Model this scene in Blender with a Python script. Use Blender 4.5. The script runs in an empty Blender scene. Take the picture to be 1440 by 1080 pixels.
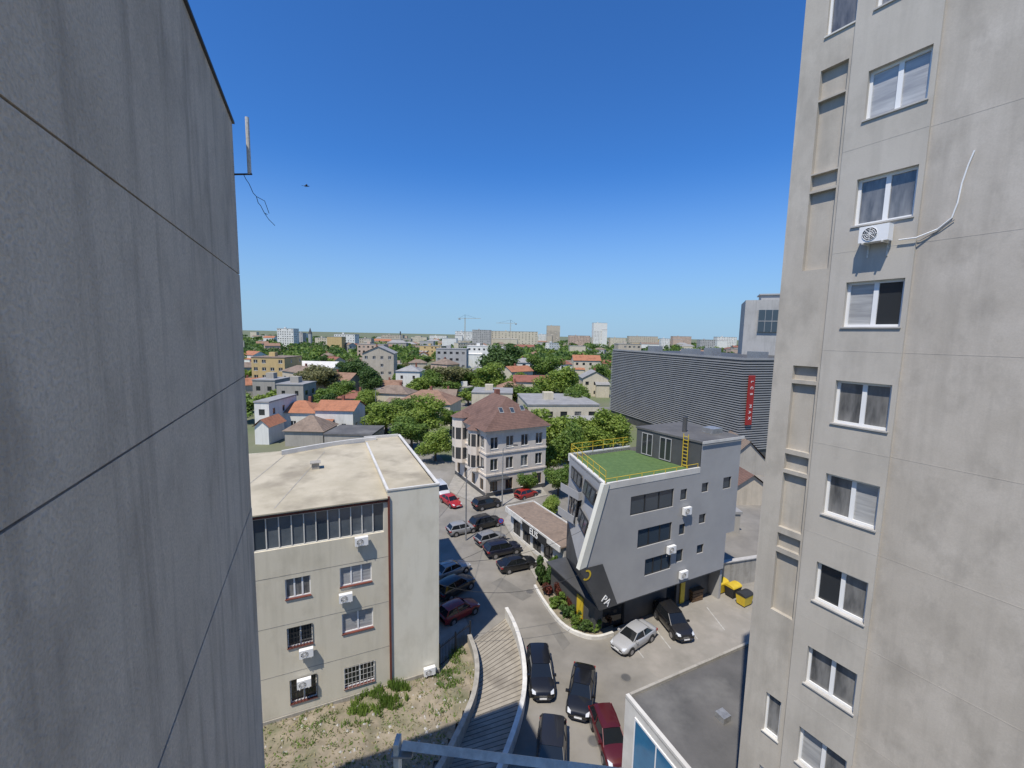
import bpy, bmesh, math, random
import numpy as np
from mathutils import Vector, Matrix
random.seed(11); np.random.seed(11)
C=bpy.context.scene.collection
PI=math.pi
# ---------------------------------------------------------------- camera
F=605.0; H=23.0; PITCH=math.atan(69/605.0); ROLL=math.radians(1.15)
fwd=Vector((0,math.cos(PITCH),-math.sin(PITCH))); rt=Vector((1,0,0)); up=Vector((0,math.sin(PITCH),math.cos(PITCH)))
r2=rt*math.cos(ROLL)+up*math.sin(ROLL); u2=up*math.cos(ROLL)-rt*math.sin(ROLL)
EYE=Vector((0,0,H))
cam=bpy.data.cameras.new('camera'); co=bpy.data.objects.new('camera',cam); C.objects.link(co)
cam.sensor_width=36; cam.lens=36*F/1440; cam.clip_start=.05; cam.clip_end=20000
m=Matrix((r2,u2,-fwd)).transposed().to_4x4(); m.translation=EYE; co.matrix_world=m
bpy.context.scene.camera=co
def ray(u,v): return fwd+r2*((u-720)/F)+u2*((540-v)/F)
def G(u,v,z=0.0):
    d=ray(u,v); return EYE+d*((z-H)/d.z)
def at(u,v,Y):
    d=ray(u,v); return EYE+d*(Y/d.y)
def px(p):
    d=Vector(p)-EYE; w=d.dot(fwd); return (720+F*d.dot(r2)/w, 540-F*d.dot(u2)/w)
# ---------------------------------------------------------------- materials
def lin(c): return tuple(c)+(1,) if len(c)==3 else c
def mat(name,c1,c2=None,scale=1.0,rough=.85,bump=0.0,bscale=None,metal=0,stretch=None,coat=0,spec=.5,c3=None,s3=.15,obj=False,detail=4):
    M=bpy.data.materials.new(name); M.use_nodes=True; nt=M.node_tree; b=nt.nodes['Principled BSDF']
    b.inputs['Base Color'].default_value=lin(c1); b.inputs['Roughness'].default_value=rough; b.inputs['Metallic'].default_value=metal
    b.inputs['Coat Weight'].default_value=coat; b.inputs['Coat Roughness'].default_value=.04; b.inputs['Specular IOR Level'].default_value=spec
    tc=nt.nodes.new('ShaderNodeTexCoord' if obj else 'ShaderNodeNewGeometry'); out=tc.outputs['Object' if obj else 'Position']
    def noise(sc,st=None,det=detail,lo=.35,hi=.65):
        mp=nt.nodes.new('ShaderNodeMapping'); nt.links.new(out,mp.inputs[0])
        if st: mp.inputs['Scale'].default_value=st
        n=nt.nodes.new('ShaderNodeTexNoise'); n.inputs['Scale'].default_value=sc; n.inputs['Detail'].default_value=det; n.inputs['Roughness'].default_value=.6
        nt.links.new(mp.outputs[0],n.inputs['Vector'])
        r=nt.nodes.new('ShaderNodeMapRange'); r.inputs[1].default_value=lo; r.inputs[2].default_value=hi; nt.links.new(n.outputs[0],r.inputs[0])
        return n,r
    if c2:
        n,r=noise(scale,stretch)
        mx=nt.nodes.new('ShaderNodeMix'); mx.data_type='RGBA'; mx.inputs[6].default_value=lin(c1); mx.inputs[7].default_value=lin(c2)
        nt.links.new(r.outputs[0],mx.inputs[0]); last=mx.outputs[2]
        if c3:
            n3,r3=noise(s3,None,5,.5,.68)
            m3=nt.nodes.new('ShaderNodeMix'); m3.data_type='RGBA'; nt.links.new(last,m3.inputs[6]); m3.inputs[7].default_value=lin(c3)
            nt.links.new(r3.outputs[0],m3.inputs[0]); last=m3.outputs[2]
        nt.links.new(last,b.inputs['Base Color'])
    if bump:
        nb,_=noise(bscale or scale*4,None,3)
        bp=nt.nodes.new('ShaderNodeBump'); bp.inputs['Strength'].default_value=bump; bp.inputs['Distance'].default_value=.02
        nt.links.new(nb.outputs[0],bp.inputs['Height']); nt.links.new(bp.outputs[0],b.inputs['Normal'])
    return M
def leafmat(name,a,b_):
    M=mat(name,a,b_,scale=.9,rough=.6,detail=4); nt=M.node_tree; b=nt.nodes['Principled BSDF']
    tr=nt.nodes.new('ShaderNodeBsdfTranslucent'); mx=nt.nodes.new('ShaderNodeMixShader'); mx.inputs[0].default_value=.4
    src=b.inputs['Base Color'].links[0].from_socket; nt.links.new(src,tr.inputs[0])
    o=nt.nodes['Material Output']; nt.links.new(b.outputs[0],mx.inputs[1]); nt.links.new(tr.outputs[0],mx.inputs[2]); nt.links.new(mx.outputs[0],o.inputs[0])
    return M
MT={}
def streaky(name,base,dark,light,sc=.5,bump=.5,bs=45,fine=.25,streak=.6,bd=.02):
    """weathered render: broad patches, vertical rain streaks and fine grain"""
    M=bpy.data.materials.new(name); M.use_nodes=True; nt=M.node_tree; b=nt.nodes['Principled BSDF']; b.inputs['Roughness'].default_value=.92; b.inputs['Specular IOR Level'].default_value=.15
    g=nt.nodes.new('ShaderNodeNewGeometry')
    def nz(scale,st,lo,hi,det=5):
        mp=nt.nodes.new('ShaderNodeMapping'); mp.inputs['Scale'].default_value=st; nt.links.new(g.outputs['Position'],mp.inputs[0])
        n=nt.nodes.new('ShaderNodeTexNoise'); n.inputs['Scale'].default_value=scale; n.inputs['Detail'].default_value=det; n.inputs['Roughness'].default_value=.62; nt.links.new(mp.outputs[0],n.inputs['Vector'])
        r=nt.nodes.new('ShaderNodeMapRange'); r.inputs[1].default_value=lo; r.inputs[2].default_value=hi; nt.links.new(n.outputs[0],r.inputs[0]); return n,r
    def mixc(a,col,fac,w):
        mu=nt.nodes.new('ShaderNodeMath'); mu.operation='MULTIPLY'; mu.inputs[1].default_value=w; nt.links.new(fac,mu.inputs[0])
        mx=nt.nodes.new('ShaderNodeMix'); mx.data_type='RGBA'; mx.inputs[7].default_value=lin(col); nt.links.new(mu.outputs[0],mx.inputs[0])
        if isinstance(a,tuple): mx.inputs[6].default_value=lin(a)
        else: nt.links.new(a,mx.inputs[6])
        return mx.outputs[2]
    _,r1=nz(sc,(1,1,1),.4,.65); _,r2_=nz(2.2,(1,1,.07),.5,.75); n3,r3=nz(bs,(1,1,1),.35,.7,3); _,r4=nz(sc*2.3,(1,1,.6),.5,.7)
    c=mixc(tuple(base),light,r1.outputs[0],.7); c=mixc(c,dark,r2_.outputs[0],streak); c=mixc(c,dark,r4.outputs[0],.5); c=mixc(c,dark,r3.outputs[0],fine)
    nt.links.new(c,b.inputs['Base Color'])
    bp=nt.nodes.new('ShaderNodeBump'); bp.inputs['Strength'].default_value=bump; bp.inputs['Distance'].default_value=bd
    nt.links.new(n3.outputs[0],bp.inputs['Height']); nt.links.new(bp.outputs[0],b.inputs['Normal'])
    return M
MT['leftc']=streaky('left_concrete',(.63,.53,.42),(.31,.26,.21),(.74,.63,.51),.45,1.0,30,.45,.8,.03)
MT['tow']=streaky('tower_plain',(.45,.41,.355),(.29,.265,.23),(.56,.515,.455),.7,.2,30,.2,.45,.01)
MT['towstrip']=streaky('tower_strip',(.475,.44,.385),(.35,.325,.285),(.53,.495,.44),.6,.2,30,.18,.45,.01)
MT['towcorner']=streaky('tower_corner',(.46,.42,.36),(.31,.285,.245),(.55,.51,.445),.6,.25,30,.22,.5,.01)
MT['joint']=mat('dark_joint',(.03,.028,.025))
MT['white']=mat('white_plastic',(.78,.78,.77),rough=.4)
MT['offwhite']=mat('white_paint',(.66,.64,.59),(.54,.52,.48),.8)
MT['cream']=streaky('cream_render',(.62,.57,.455),(.46,.42,.33),(.67,.62,.51),.35,.2,20,.12,.45)
MT['creamlt']=streaky('pale_cream_render',(.70,.66,.55),(.53,.495,.40),(.73,.70,.60),.35,.2,20,.08,.4)
MT['sand']=mat('sand_roof',(.40,.35,.25),(.50,.44,.325),.5,c3=(.29,.25,.18),s3=.3,bump=.4,bscale=6,detail=7)
MT['rust']=mat('red_brown_paint',(.17,.045,.03),(.12,.035,.025),2)
MT['grey']=mat('grey_cladding',(.385,.38,.37),(.34,.335,.33),.4,rough=.75)
MT['greydk']=mat('dark_cladding',(.085,.085,.084),(.06,.06,.06),.5,rough=.6)
MT['black']=mat('black_panel',(.03,.03,.03),(.02,.02,.02),1,rough=.7)
MT['yellow']=mat('yellow_paint',(.65,.47,.03),(.55,.38,.03),2,rough=.5)
MT['creamfin']=mat('cream_fin',(.66,.65,.57),(.6,.59,.52),.8,rough=.7)
MT['turf']=mat('turf',(.07,.125,.035),(.10,.165,.05),3,bump=.6,bscale=60)
MT['glass']=mat('dark_glass',(.03,.033,.036),rough=.06,spec=.8)
MT['glassb']=mat('blue_glass',(.045,.06,.075),rough=.08,spec=.8)
MT['bandglass']=mat('band_glass',(.13,.15,.165),(.08,.095,.11),.9,rough=.1,spec=.8)
MT['skyglass']=mat('bright_blue_glass',(.05,.2,.36),(.04,.15,.28),1,rough=.1,spec=.8)
MT['curtain']=mat('curtained_glass',(.26,.255,.245),(.07,.07,.07),2.5,rough=.12,stretch=(1,1,.25),coat=1)
MT['blind']=mat('blinds_glass',(.46,.46,.45),(.30,.30,.30),9,rough=.3,stretch=(.1,.1,1),coat=.8)
MT['metal']=mat('grey_metal',(.38,.38,.375),(.27,.27,.265),5,rough=.4,metal=.4)
MT['galv']=mat('galvanised',(.66,.63,.57),(.45,.43,.39),18,rough=.6,metal=.0,bump=.2)
MT['darkmetal']=mat('dark_metal',(.04,.04,.042),rough=.5,metal=.3)
MT['asphalt']=mat('asphalt',(.245,.226,.195),(.175,.162,.14),.35,rough=.95,c3=(.29,.27,.237),s3=.12,bump=.4,bscale=25,detail=7)
MT['patch']=mat('asphalt_patch',(.15,.14,.122),(.19,.178,.157),1,rough=.95,bump=.4,bscale=25)
MT['lot']=mat('lighter_asphalt',(.30,.275,.24),(.215,.2,.172),.6,rough=.95,c3=(.35,.325,.29),s3=.3,bump=.4,bscale=25,detail=7)
MT['pave']=mat('pavement',(.35,.325,.285),(.265,.25,.22),1.2,bump=.4,bscale=14)
MT['kerb']=mat('kerb',(.48,.46,.43),(.38,.365,.34),2)
MT['ramp']=mat('ramp_paving',(.34,.305,.25),(.27,.24,.195),1.5,bump=.7,bscale=9,c3=(.21,.185,.15),s3=.6)
MT['rampj']=mat('ramp_groove',(.085,.075,.06),(.12,.105,.085),3)
MT['dirt']=mat('dirt',(.31,.26,.19),(.20,.17,.12),1.1,c3=(.13,.135,.07),s3=.5,bump=.9,bscale=5,detail=8)
MT['earth']=mat('earth',(.12,.15,.06),(.17,.165,.105),.03,c3=(.08,.11,.04),s3=.01)
MT['roadfar']=mat('far_road',(.23,.215,.19),(.17,.16,.145),.2)
MT['oldconc']=streaky('old_concrete',(.36,.335,.29),(.19,.175,.15),(.46,.43,.375),.8,.6,12,.2)
MT['wallwhite']=mat('white_parapet',(.70,.68,.63),(.52,.5,.46),1.5,bump=.3,bscale=10)
MT['roofdk']=mat('dark_membrane',(.12,.115,.11),(.085,.083,.08),.7,c3=(.16,.155,.145),s3=.3,bump=.3,bscale=10,detail=7)
MT['bark']=mat('bark',(.1,.075,.05),(.06,.045,.03),4,bump=.5,obj=True)
MT['tire']=mat('tyre',(.02,.02,.02),rough=.9)
MT['rim']=mat('alloy',(.4,.4,.42),rough=.3,metal=.8)
MT['carglass']=mat('car_glass',(.012,.014,.016),rough=.04,spec=.6)
MT['lamp']=mat('lamp_glass',(.6,.62,.64),rough=.1,coat=1)
MT['tail']=mat('tail_lamp',(.3,.01,.01),rough=.15,coat=1)
MT['blackpl']=mat('black_plastic',(.025,.025,.026),rough=.6)
MT['slat']=mat('slat_metal',(.34,.335,.325),(.29,.285,.28),.3,rough=.6,metal=.1)
MT['red']=mat('red_sign',(.30,.02,.018),rough=.5)
MT['blue']=mat('blue_sign',(.03,.12,.5),rough=.5)
MT['crane']=mat('crane_paint',(.42,.37,.27),rough=.6)
MT['brownbox']=mat('brown_box',(.16,.09,.045),(.1,.06,.03),4)
def tilemat(name,a,b_):
    M=mat(name,a,b_,scale=2.5,rough=.85,c3=tuple(x*.6 for x in a),s3=.5)
    nt=M.node_tree; b=nt.nodes['Principled BSDF']
    g=nt.nodes.new('ShaderNodeTexCoord'); w=nt.nodes.new('ShaderNodeTexWave'); w.inputs['Scale'].default_value=1.6; w.bands_direction='Z'; nt.links.new(g.outputs['Object'],w.inputs[0])
    bp=nt.nodes.new('ShaderNodeBump'); bp.inputs['Strength'].default_value=.6; bp.inputs['Distance'].default_value=.05; nt.links.new(w.outputs[1],bp.inputs['Height']); nt.links.new(bp.outputs[0],b.inputs['Normal'])
    return M
MT['tbrown']=tilemat('brown_tiles',(.185,.105,.078),(.135,.078,.06))
MT['torange']=tilemat('orange_tiles',(.42,.17,.085),(.31,.135,.075))
MT['tdull']=tilemat('dull_orange_tiles',(.31,.18,.115),(.23,.14,.095))
MT['tred']=tilemat('red_tiles',(.28,.105,.07),(.2,.085,.06))
MT['told']=tilemat('old_tiles',(.26,.19,.14),(.19,.145,.11))
MT['sheet']=mat('grey_sheet_roof',(.32,.31,.295),(.24,.235,.225),.5,rough=.75)
WALLC={'white':(.70,.68,.62),'cream':(.57,.51,.39),'beige':(.48,.42,.33),'grey':(.39,.38,.36),'yellow':(.53,.39,.19),'pink':(.49,.37,.29),'concrete':(.35,.325,.28)}
for k,c in WALLC.items(): MT['w_'+k]=streaky(k+'_wall',c,tuple(x*.7 for x in c),tuple(min(.74,x*1.12) for x in c),.3,.2,10,.12)
MT['pinkw']=streaky('pinkish_stucco',(.64,.565,.475),(.46,.40,.335),(.70,.63,.54),.3,.2,12,.1,.4)
LEAF=[leafmat('leaf_light',(.15,.235,.03),(.30,.38,.07)),leafmat('leaf_mid',(.10,.18,.03),(.21,.30,.055)),leafmat('leaf_dark',(.055,.115,.028),(.11,.18,.04)),leafmat('leaf_olive',(.16,.165,.06),(.25,.24,.10)),leafmat('leaf_red',(.16,.03,.025),(.09,.05,.02))]
# ---------------------------------------------------------------- mesh builder
class MB:
    def __init__(s): s.v=[]; s.f=[]; s.T=Matrix.Identity(4)
    def add(s,vs,fs):
        n=len(s.v); s.v+= [tuple(s.T@Vector(p)) for p in vs]; s.f+=[tuple(i+n for i in f) for f in fs]; return s
    def quad(s,a,b,c,d): return s.add([a,b,c,d],[(0,1,2,3)])
    def box(s,x0,x1,y0,y1,z0,z1):
        return s.add([(x0,y0,z0),(x1,y0,z0),(x1,y1,z0),(x0,y1,z0),(x0,y0,z1),(x1,y0,z1),(x1,y1,z1),(x0,y1,z1)],[(0,3,2,1),(4,5,6,7),(0,1,5,4),(1,2,6,5),(2,3,7,6),(3,0,4,7)])
    def prism(s,poly,z0,z1):
        n=len(poly); return s.add([(p[0],p[1],z0) for p in poly]+[(p[0],p[1],z1) for p in poly],[tuple(range(n-1,-1,-1)),tuple(range(n,2*n))]+[(i,(i+1)%n,n+(i+1)%n,n+i) for i in range(n)])
    def tube(s,pts,r,n=8):
        pts=[Vector(p) for p in pts]; vs=[]; fs=[]
        rr=r if isinstance(r,(list,tuple)) else [r]*len(pts)
        for i,p in enumerate(pts):
            d=(pts[min(i+1,len(pts)-1)]-pts[max(i-1,0)]).normalized(); a=d.cross(Vector((0,0,1)))
            if a.length<.01: a=d.cross(Vector((1,0,0)))
            a.normalize(); b=d.cross(a)
            for k in range(n): t=2*PI*k/n; vs.append(p+(a*math.cos(t)+b*math.sin(t))*rr[i])
        for i in range(len(pts)-1):
            for k in range(n): fs.append((i*n+k,i*n+(k+1)%n,(i+1)*n+(k+1)%n,(i+1)*n+k))
        fs.append(tuple(range(n-1,-1,-1))); fs.append(tuple(range((len(pts)-1)*n,len(pts)*n)))
        return s.add(vs,fs)
    def wall(s,x0,x1,z0,z1,ops=(),y=0,d=.15):
        xs=sorted(set([x0,x1]+[min(max(o[i],x0),x1) for o in ops for i in (0,1)])); zs=sorted(set([z0,z1]+[min(max(o[i],z0),z1) for o in ops for i in (2,3)]))
        for i in range(len(xs)-1):
            for j in range(len(zs)-1):
                cx=(xs[i]+xs[i+1])/2; cz=(zs[j]+zs[j+1])/2
                if any(o[0]<cx<o[1] and o[2]<cz<o[3] for o in ops): continue
                s.quad((xs[i],y,zs[j]),(xs[i+1],y,zs[j]),(xs[i+1],y,zs[j+1]),(xs[i],y,zs[j+1]))
        for a,b,c,e in [o[:4] for o in ops]:
            s.quad((a,y,c),(b,y,c),(b,y+d,c),(a,y+d,c)); s.quad((a,y,e),(a,y+d,e),(b,y+d,e),(b,y,e))
            s.quad((a,y,c),(a,y+d,c),(a,y+d,e),(a,y,e)); s.quad((b,y,c),(b,y,e),(b,y+d,e),(b,y+d,c))
        return s
    def build(s,name,m,parent=None,smooth=False):
        me=bpy.data.meshes.new(name); me.from_pydata(s.v,[],s.f); me.update(); me.materials.append(MT[m] if isinstance(m,str) else m)
        if smooth:
            for p in me.polygons: p.use_smooth=True
        o=bpy.data.objects.new(name,me); C.objects.link(o)
        if parent: o.parent=parent
        return o
def tag(o,label=None,cat=None,group=None,kind=None):
    if label: o['label']=label
    if cat: o['category']=cat
    if group: o['group']=group
    if kind: o['kind']=kind
    return o
def thing(name,label,cat,loc=(0,0,0),rz=0,group=None):
    o=bpy.data.objects.new(name,None); C.objects.link(o); o.location=loc; o.rotation_euler=(0,0,rz); o.empty_display_size=.3
    return tag(o,label,cat,group)
def TR(x,y,a): return Matrix.Translation((x,y,0))@Matrix.Rotation(a,4,'Z')
class Frame:
    def __init__(s,p0,e):
        s.p=Vector((p0[0],p0[1],0)); s.e=Vector((e[0],e[1],0)).normalized(); s.n=Vector((-s.e.y,s.e.x,0)); s.a=math.atan2(s.e.y,s.e.x)
    def fp(s,u,v,y=0):
        d=ray(u,v); o=s.p+s.n*y; t=(o-EYE).dot(s.n)/d.dot(s.n); q=EYE+d*t; return ((q-o).dot(s.e),q.z)
    def loc(s,p): q=Vector(p)-s.p; return (q.dot(s.e),q.dot(s.n))
    def w(s,x,y,z=0): q=s.p+s.e*x+s.n*y; return Vector((q.x,q.y,z))
def window(root,T,x0,x1,z0,z1,d=.12,n=2,fm='white',gm='glass',sill=None,bar=.06,y=0,ledge=0):
    f=MB(); f.T=T; yb=y+d
    f.box(x0,x1,yb-.05,yb,z0,z0+bar); f.box(x0,x1,yb-.05,yb,z1-bar,z1)
    for k in range(n+1):
        xx=x0+(x1-x0-bar)*k/n; w=bar*(1.5 if 0<k<n else 1)
        f.box(xx,xx+w if k<n else x1,yb-.048,yb-.002,z0+bar,z1-bar)
    wo=f.build('window',fm,root)
    gl=gm if isinstance(gm,(list,tuple)) else [gm]
    for k,g_ in enumerate(gl):
        a=x0+(x1-x0)*k/len(gl); c=x0+(x1-x0)*(k+1)/len(gl); g=MB(); g.T=T; g.quad((a,yb-.01,z0),(c,yb-.01,z0),(c,yb-.01,z1),(a,yb-.01,z1)); g.build('pane',g_,wo)
    if sill:
        s=MB(); s.T=T; s.box(x0-.03,x1+.03,y-.04-ledge,y+d-.055,z0-.035,z0+.004); s.build('sill',sill,wo)
    return wo
def ac_unit(T,x,y,z,label,w=.78,h=.52,grp='air conditioning units hung on facades'):
    p=T@Vector((x,y,z)); rz=T.to_euler().z
    r=thing('air_conditioner',label,'air conditioner',p,rz,grp)
    b=MB(); b.box(-w/2,w/2,-.34,-.08,0,h); b.build('casing','white',r)
    g=MB(); n=20; cx=-w*.12; R=h*.4
    g.add([(cx+R*math.cos(2*PI*k/n),-.345,h/2+R*math.sin(2*PI*k/n)) for k in range(n)],[tuple(range(n))]); fo=g.build('fan_grille','darkmetal',r)
    g=MB()
    for q in (1,.75,.5,.25):
        g.tube([(cx+R*q*math.cos(2*PI*k/16),-.352,h/2+R*q*math.sin(2*PI*k/16)) for k in range(17)],.007,4)
    for k in range(4): a=PI*k/4; g.tube([(cx+R*math.cos(a),-.353,h/2+R*math.sin(a)),(cx-R*math.cos(a),-.353,h/2-R*math.sin(a))],.006,4)
    g.build('grille_wire','white',fo)
    for sx in (-1,1):
        g=MB(); g.box(sx*w*.33-.02,sx*w*.33+.02,-.36,0,-.04,0); g.box(sx*w*.33-.02,sx*w*.33+.02,-.02,0,-.35,-.04); g.build('bracket','galv',r)
    return r
I4=Matrix.Identity(4)
# ---------------------------------------------------------------- ground
def sheet(name,pts,z,m):
    b=MB(); b.add([(p[0],p[1],z) for p in pts],[tuple(range(len(pts)))]); o=b.build(name,m); return tag(o,kind='structure')
sheet('ground',[(-9000,-300),(9000,-300),(9000,14000),(-9000,14000)],-.06,'earth')
sheet('street',[(-45,-20),(60,-20),(60,76),(-45,76)],0,'asphalt')
sheet('parking_lot',[G(862,905)[:2],G(1000,1010)[:2],G(1120,900)[:2],G(1080,820)[:2],G(1000,835)[:2]],.004,'lot')
sheet('street',[G(u,v)[:2] for u,v in ((770,880),(792,915),(802,905),(780,874))],.005,'patch')
sheet('street',[G(u,v)[:2] for u,v in ((690,820),(735,845),(748,838),(705,812))],.006,'patch')
sheet('road',[(-20,76),(-12,76),(-42,150),(-80,260),(-92,260),(-52,150)],-.03,'roadfar')
sheet('road',[(-300,150),(300,118),(300,126),(-300,158)],-.035,'roadfar')
sheet('road',[(2,76),(9,76),(-10,150),(-45,330),(-55,330),(-17,150)],-.04,'roadfar')
# ---------------------------------------------------------------- LEFT BUILDING
ec=Vector((-.416,.909,0)); Cn=Vector((-7.0,11.2,0)); LF=Frame(Cn-ec*17,ec); L=17.0
root=thing('apartment_block','tall grey concrete panel wall filling the left edge, stained and in shade','building',LF.p,LF.a)
ztop=LF.fp(333,190)[1]; js=[LF.fp(342,390)[1],LF.fp(350,525)[1],LF.fp(362,690)[1]]
zs=[ztop]+js
for i in range(3):
    b=MB(); b.box(0,L,0,.25,zs[i+1]+.012,zs[i]-(.012 if i else 0)); b.build('wall_panel','leftc',root)
b=MB(); b.box(0,L+.10,.004,.25,0,zs[3]-.045); b.build('wall_panel','leftc',root)
b=MB(); b.box(0,L-.02,.06,14,0,ztop-.01); b.build('wall_core','joint',root)
b=MB(); b.box(L,L+.06,.25,14,0,ztop-.02); b.build('end_wall','leftc',root)
b=MB(); b.box(-.05,L+.05,-.05,.3,ztop,ztop+.05); b.build('roof_flashing','darkmetal',root)
mp0=at(351,245,11.15); mp1=at(350,165,11.15); wc=LF.w(17,0,mp0.z)
r=thing('antenna_mast','thin metal antenna tube on a bracket at the corner of the shaded left wall','antenna',wc,0)
q0=mp0-wc; q1=mp1-wc; q1=Vector((q0.x,q0.y,q1.z))
b=MB(); b.tube([(-.06,-.02,0),tuple(q0*1.15)],.022,6); b.build('bracket','darkmetal',r)
b=MB(); b.tube([tuple(q0),tuple(q1)],.045,8); b.build('tube','galv',r)
b=MB(); q=[tuple(q0*.6)]
for k in range(1,10): q.append((q0.x*.6+.06*k+random.uniform(-.02,.02),q0.y,-.11*k+random.uniform(-.04,.04)))
b.tube(q,.008,5); b.tube([q[5],(q[5][0]+.2,q0.y,q[5][2]-.1),(q[5][0]+.3,q0.y,q[5][2]-.4)],.007,5); b.tube([q[8],(q[8][0]+.1,q0.y,q[8][2]-.15),(q[8][0]+.25,q0.y,q[8][2]-.3)],.007,5); b.build('loose_wire','blackpl',r)
# ---------------------------------------------------------------- RIGHT TOWER
te=Vector((.563,-1,0)).normalized(); TF=Frame((8.2,13.5),te)
xR0=TF.fp(1113,540)[0]; xR1=TF.fp(1148,540)[0]; xC=TF.fp(1160,475)[0]; xD=TF.fp(1277,440)[0]; xE=9.0
ztw=37.0
root=thing('tower_block','tall weathered beige grey apartment tower with a column of white windows on the right','building',TF.p,TF.a)
cz=[TF.fp(u,v)[1] for u,v in ((1262,120),(1150,1065))]; sp=(cz[0]-cz[1])/7
wx0=TF.fp(1188,435)[0]; wx1=TF.fp(1270,432)[0]
ins=[]
for (v0,v1,uu) in ((92,133,1172),(137,238,1168),(242,264,1160),(268,378,1158),(515,535,1133),(540,636,1128),(641,664,1121),(668,748,1116),(755,776,1111),(781,868,1106)):
    ins.append((xR0,xR1,TF.fp(uu,v1)[1],TF.fp(uu,v0)[1]))
lw=(0,0,TF.fp(1085,1036)[1],TF.fp(1085,978)[1])
lws=[(xR0+.12,xR1-.08,lw[2]-k*sp,lw[3]-k*sp) for k in range(0,5)]
zt0=TF.fp(1184,40)[1]; lws+=[(xR0+.05,xR1+.08,zt0,zt0+1.2),(xR0+.05,xR1+.08,zt0+sp,zt0+sp+1.2)]
b=MB(); b.wall(0,xC,0,ztw,ins+lws,0,.14)
for o in ins: b.quad((o[0],.138,o[2]),(o[1],.138,o[2]),(o[1],.138,o[3]),(o[0],.138,o[3]))
b.T=TR(0,14,-PI/2); b.wall(0,14,0,ztw,(),0,.1)
b.build('corner_strip','towcorner',root)
for o in lws: window(root,I4,*o,d=.13,n=1,gm='curtain',sill='offwhite')
ops=[]
for k in range(-4,9):
    c=cz[0]-k*sp
    if c+.6<ztw-1 and c-.6>.5: ops.append((wx0,wx1,c-.60,c+.60,k))
b=MB(); b.wall(xC,xD,0,ztw,ops,-.07,.19); b.quad((xC,-.07,0),(xC,-.07,ztw),(xC,.0,ztw),(xC,.0,0)); b.quad((xD,-.07,0),(xD,0,0),(xD,0,ztw),(xD,-.07,ztw)); b.build('window_strip','towstrip',root)
PM={0:['blind','blind'],1:['curtain','curtain'],2:['blind','glass'],3:['curtain','curtain'],4:['curtain','blind'],5:['glass','curtain'],6:['curtain','curtain'],7:['blind','curtain']}
for o in ops:
    window(root,I4,*o[:4],d=.17,n=2,gm=PM.get(o[4],['curtain','glass']),sill='kerb',bar=.07,y=-.07)
b=MB(); b.wall(xD,xE,0,ztw,(),0,.1)
b.build('plain_wall','tow',root)
for k in range(0,8):
    zz=cz[0]-k*sp-1.25; b=MB(); b.box(xD+.002,xE,-.003,.0,zz,zz+.02); b.build('panel_joint','tow',root)
    b=MB(); b.box(xC+.002,xD-.002,-.073,-.069,zz,zz+.02); b.build('panel_joint','towstrip',root)
b=MB(); b.box(0.01,xE,.3,14,0,ztw-.05); b.build('building_core','joint',root)
zac=TF.fp(1240,342)[1]; xac=TF.fp(1238,335)[0]
ac_unit(TR(*TF.p[:2],TF.a),xac,-.07,zac,'white air conditioner under a window high on the right tower',w=.62,h=.40)
pp=[TF.fp(1266,338,-.05),TF.fp(1290,335,-.05),TF.fp(1318,322,-.05),TF.fp(1338,306,-.05),TF.fp(1346,285,-.05),TF.fp(1352,258,-.05),TF.fp(1361,232,-.05),TF.fp(1370,211,-.05)]
b=MB(); b.tube([TF.w(x,-.03 if i>1 else -.14,z) for i,(x,z) in enumerate(pp)],.016,8); tag(b.build('refrigerant_pipe','white'),'white insulated pipe curving up the right tower wall','pipe')
b=MB(); b.tube([TF.w(x+.05,-.03,z-.04+.02*math.sin(i*4)) for i,(x,z) in enumerate(pp[:4])],.01,6); tag(b.build('drain_cable','metal'),'grey cable tangled below the white pipe beside the air conditioner','cable')
# ---------------------------------------------------------------- near rail
y=1.8; A=at(566,1048,y); B=at(834,1082,y-.03); d=(B-A).normalized()
r=thing('steel_rail','pale metal bar crossing the bottom of the view near the camera','rail',A,0)
b=MB(); b.tube([(0,0,0),tuple((B-A)*1.7)],.025,4); b.build('bar','galv',r)
b=MB(); b.box(-.035,-.012,-.03,.03,-.9,.03); b.build('post','galv',r); b=MB(); b.box(-.04,-.02,-1.9,.0,-.95,-.905); b.build('arm','galv',r)
b=MB(); b.box(-.045,.05,-.032,.03,-.037,-.028); b.build('clamp','metal',r)
# ---------------------------------------------------------------- BEIGE OFFICE BLOCK
be=Vector((2.2,1,0)).normalized(); Pc=G(617,948); W=14.0; BF=Frame(Pc-be*W,be)
zt=BF.fp(545,700)[1]; ztr=BF.fp(580,686)[1]
xdp=BF.fp(547,830)[0]
root=thing('office_block','cream four storey block with flat sand coloured roof and red brown downpipe','building',BF.p,BF.a)
def bw(u0,u1,v0,v1):
    um=(u0+u1)/2; vm=(v0+v1)/2; x0=BF.fp(u0,vm)[0]; x1=BF.fp(u1,vm)[0]; return (x0,x1,BF.fp(um,v1)[1],BF.fp(um,v0)[1])
wins=[bw(401,437,812,840),bw(478,523,795,822),bw(404,440,880,908),bw(481,525,859,887),bw(408,446,952,985),bw(484,527,934,963)]
wins+=[(a-3.2,b_-3.2,c,d) for a,b_,c,d in (wins[0],wins[2],wins[4])]
zb0=BF.fp(455,762)[1]; zb1=BF.fp(455,718)[1]
band=(.4,xdp-.25,zb0,zb1)
b=MB(); b.wall(0,xdp,0,zt,wins+[band],0,.18)
b.T=TR(0,12,-PI/2); b.wall(0,12,0,zt)
b.build('front_wall','cream',root)
nb=16; bl=(band[1]-band[0])/nb
fr=MB(); fr.box(band[0],band[1],.10,.16,band[2],band[2]+.06); fr.box(band[0],band[1],.10,.16,band[3]-.06,band[3])
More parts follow.
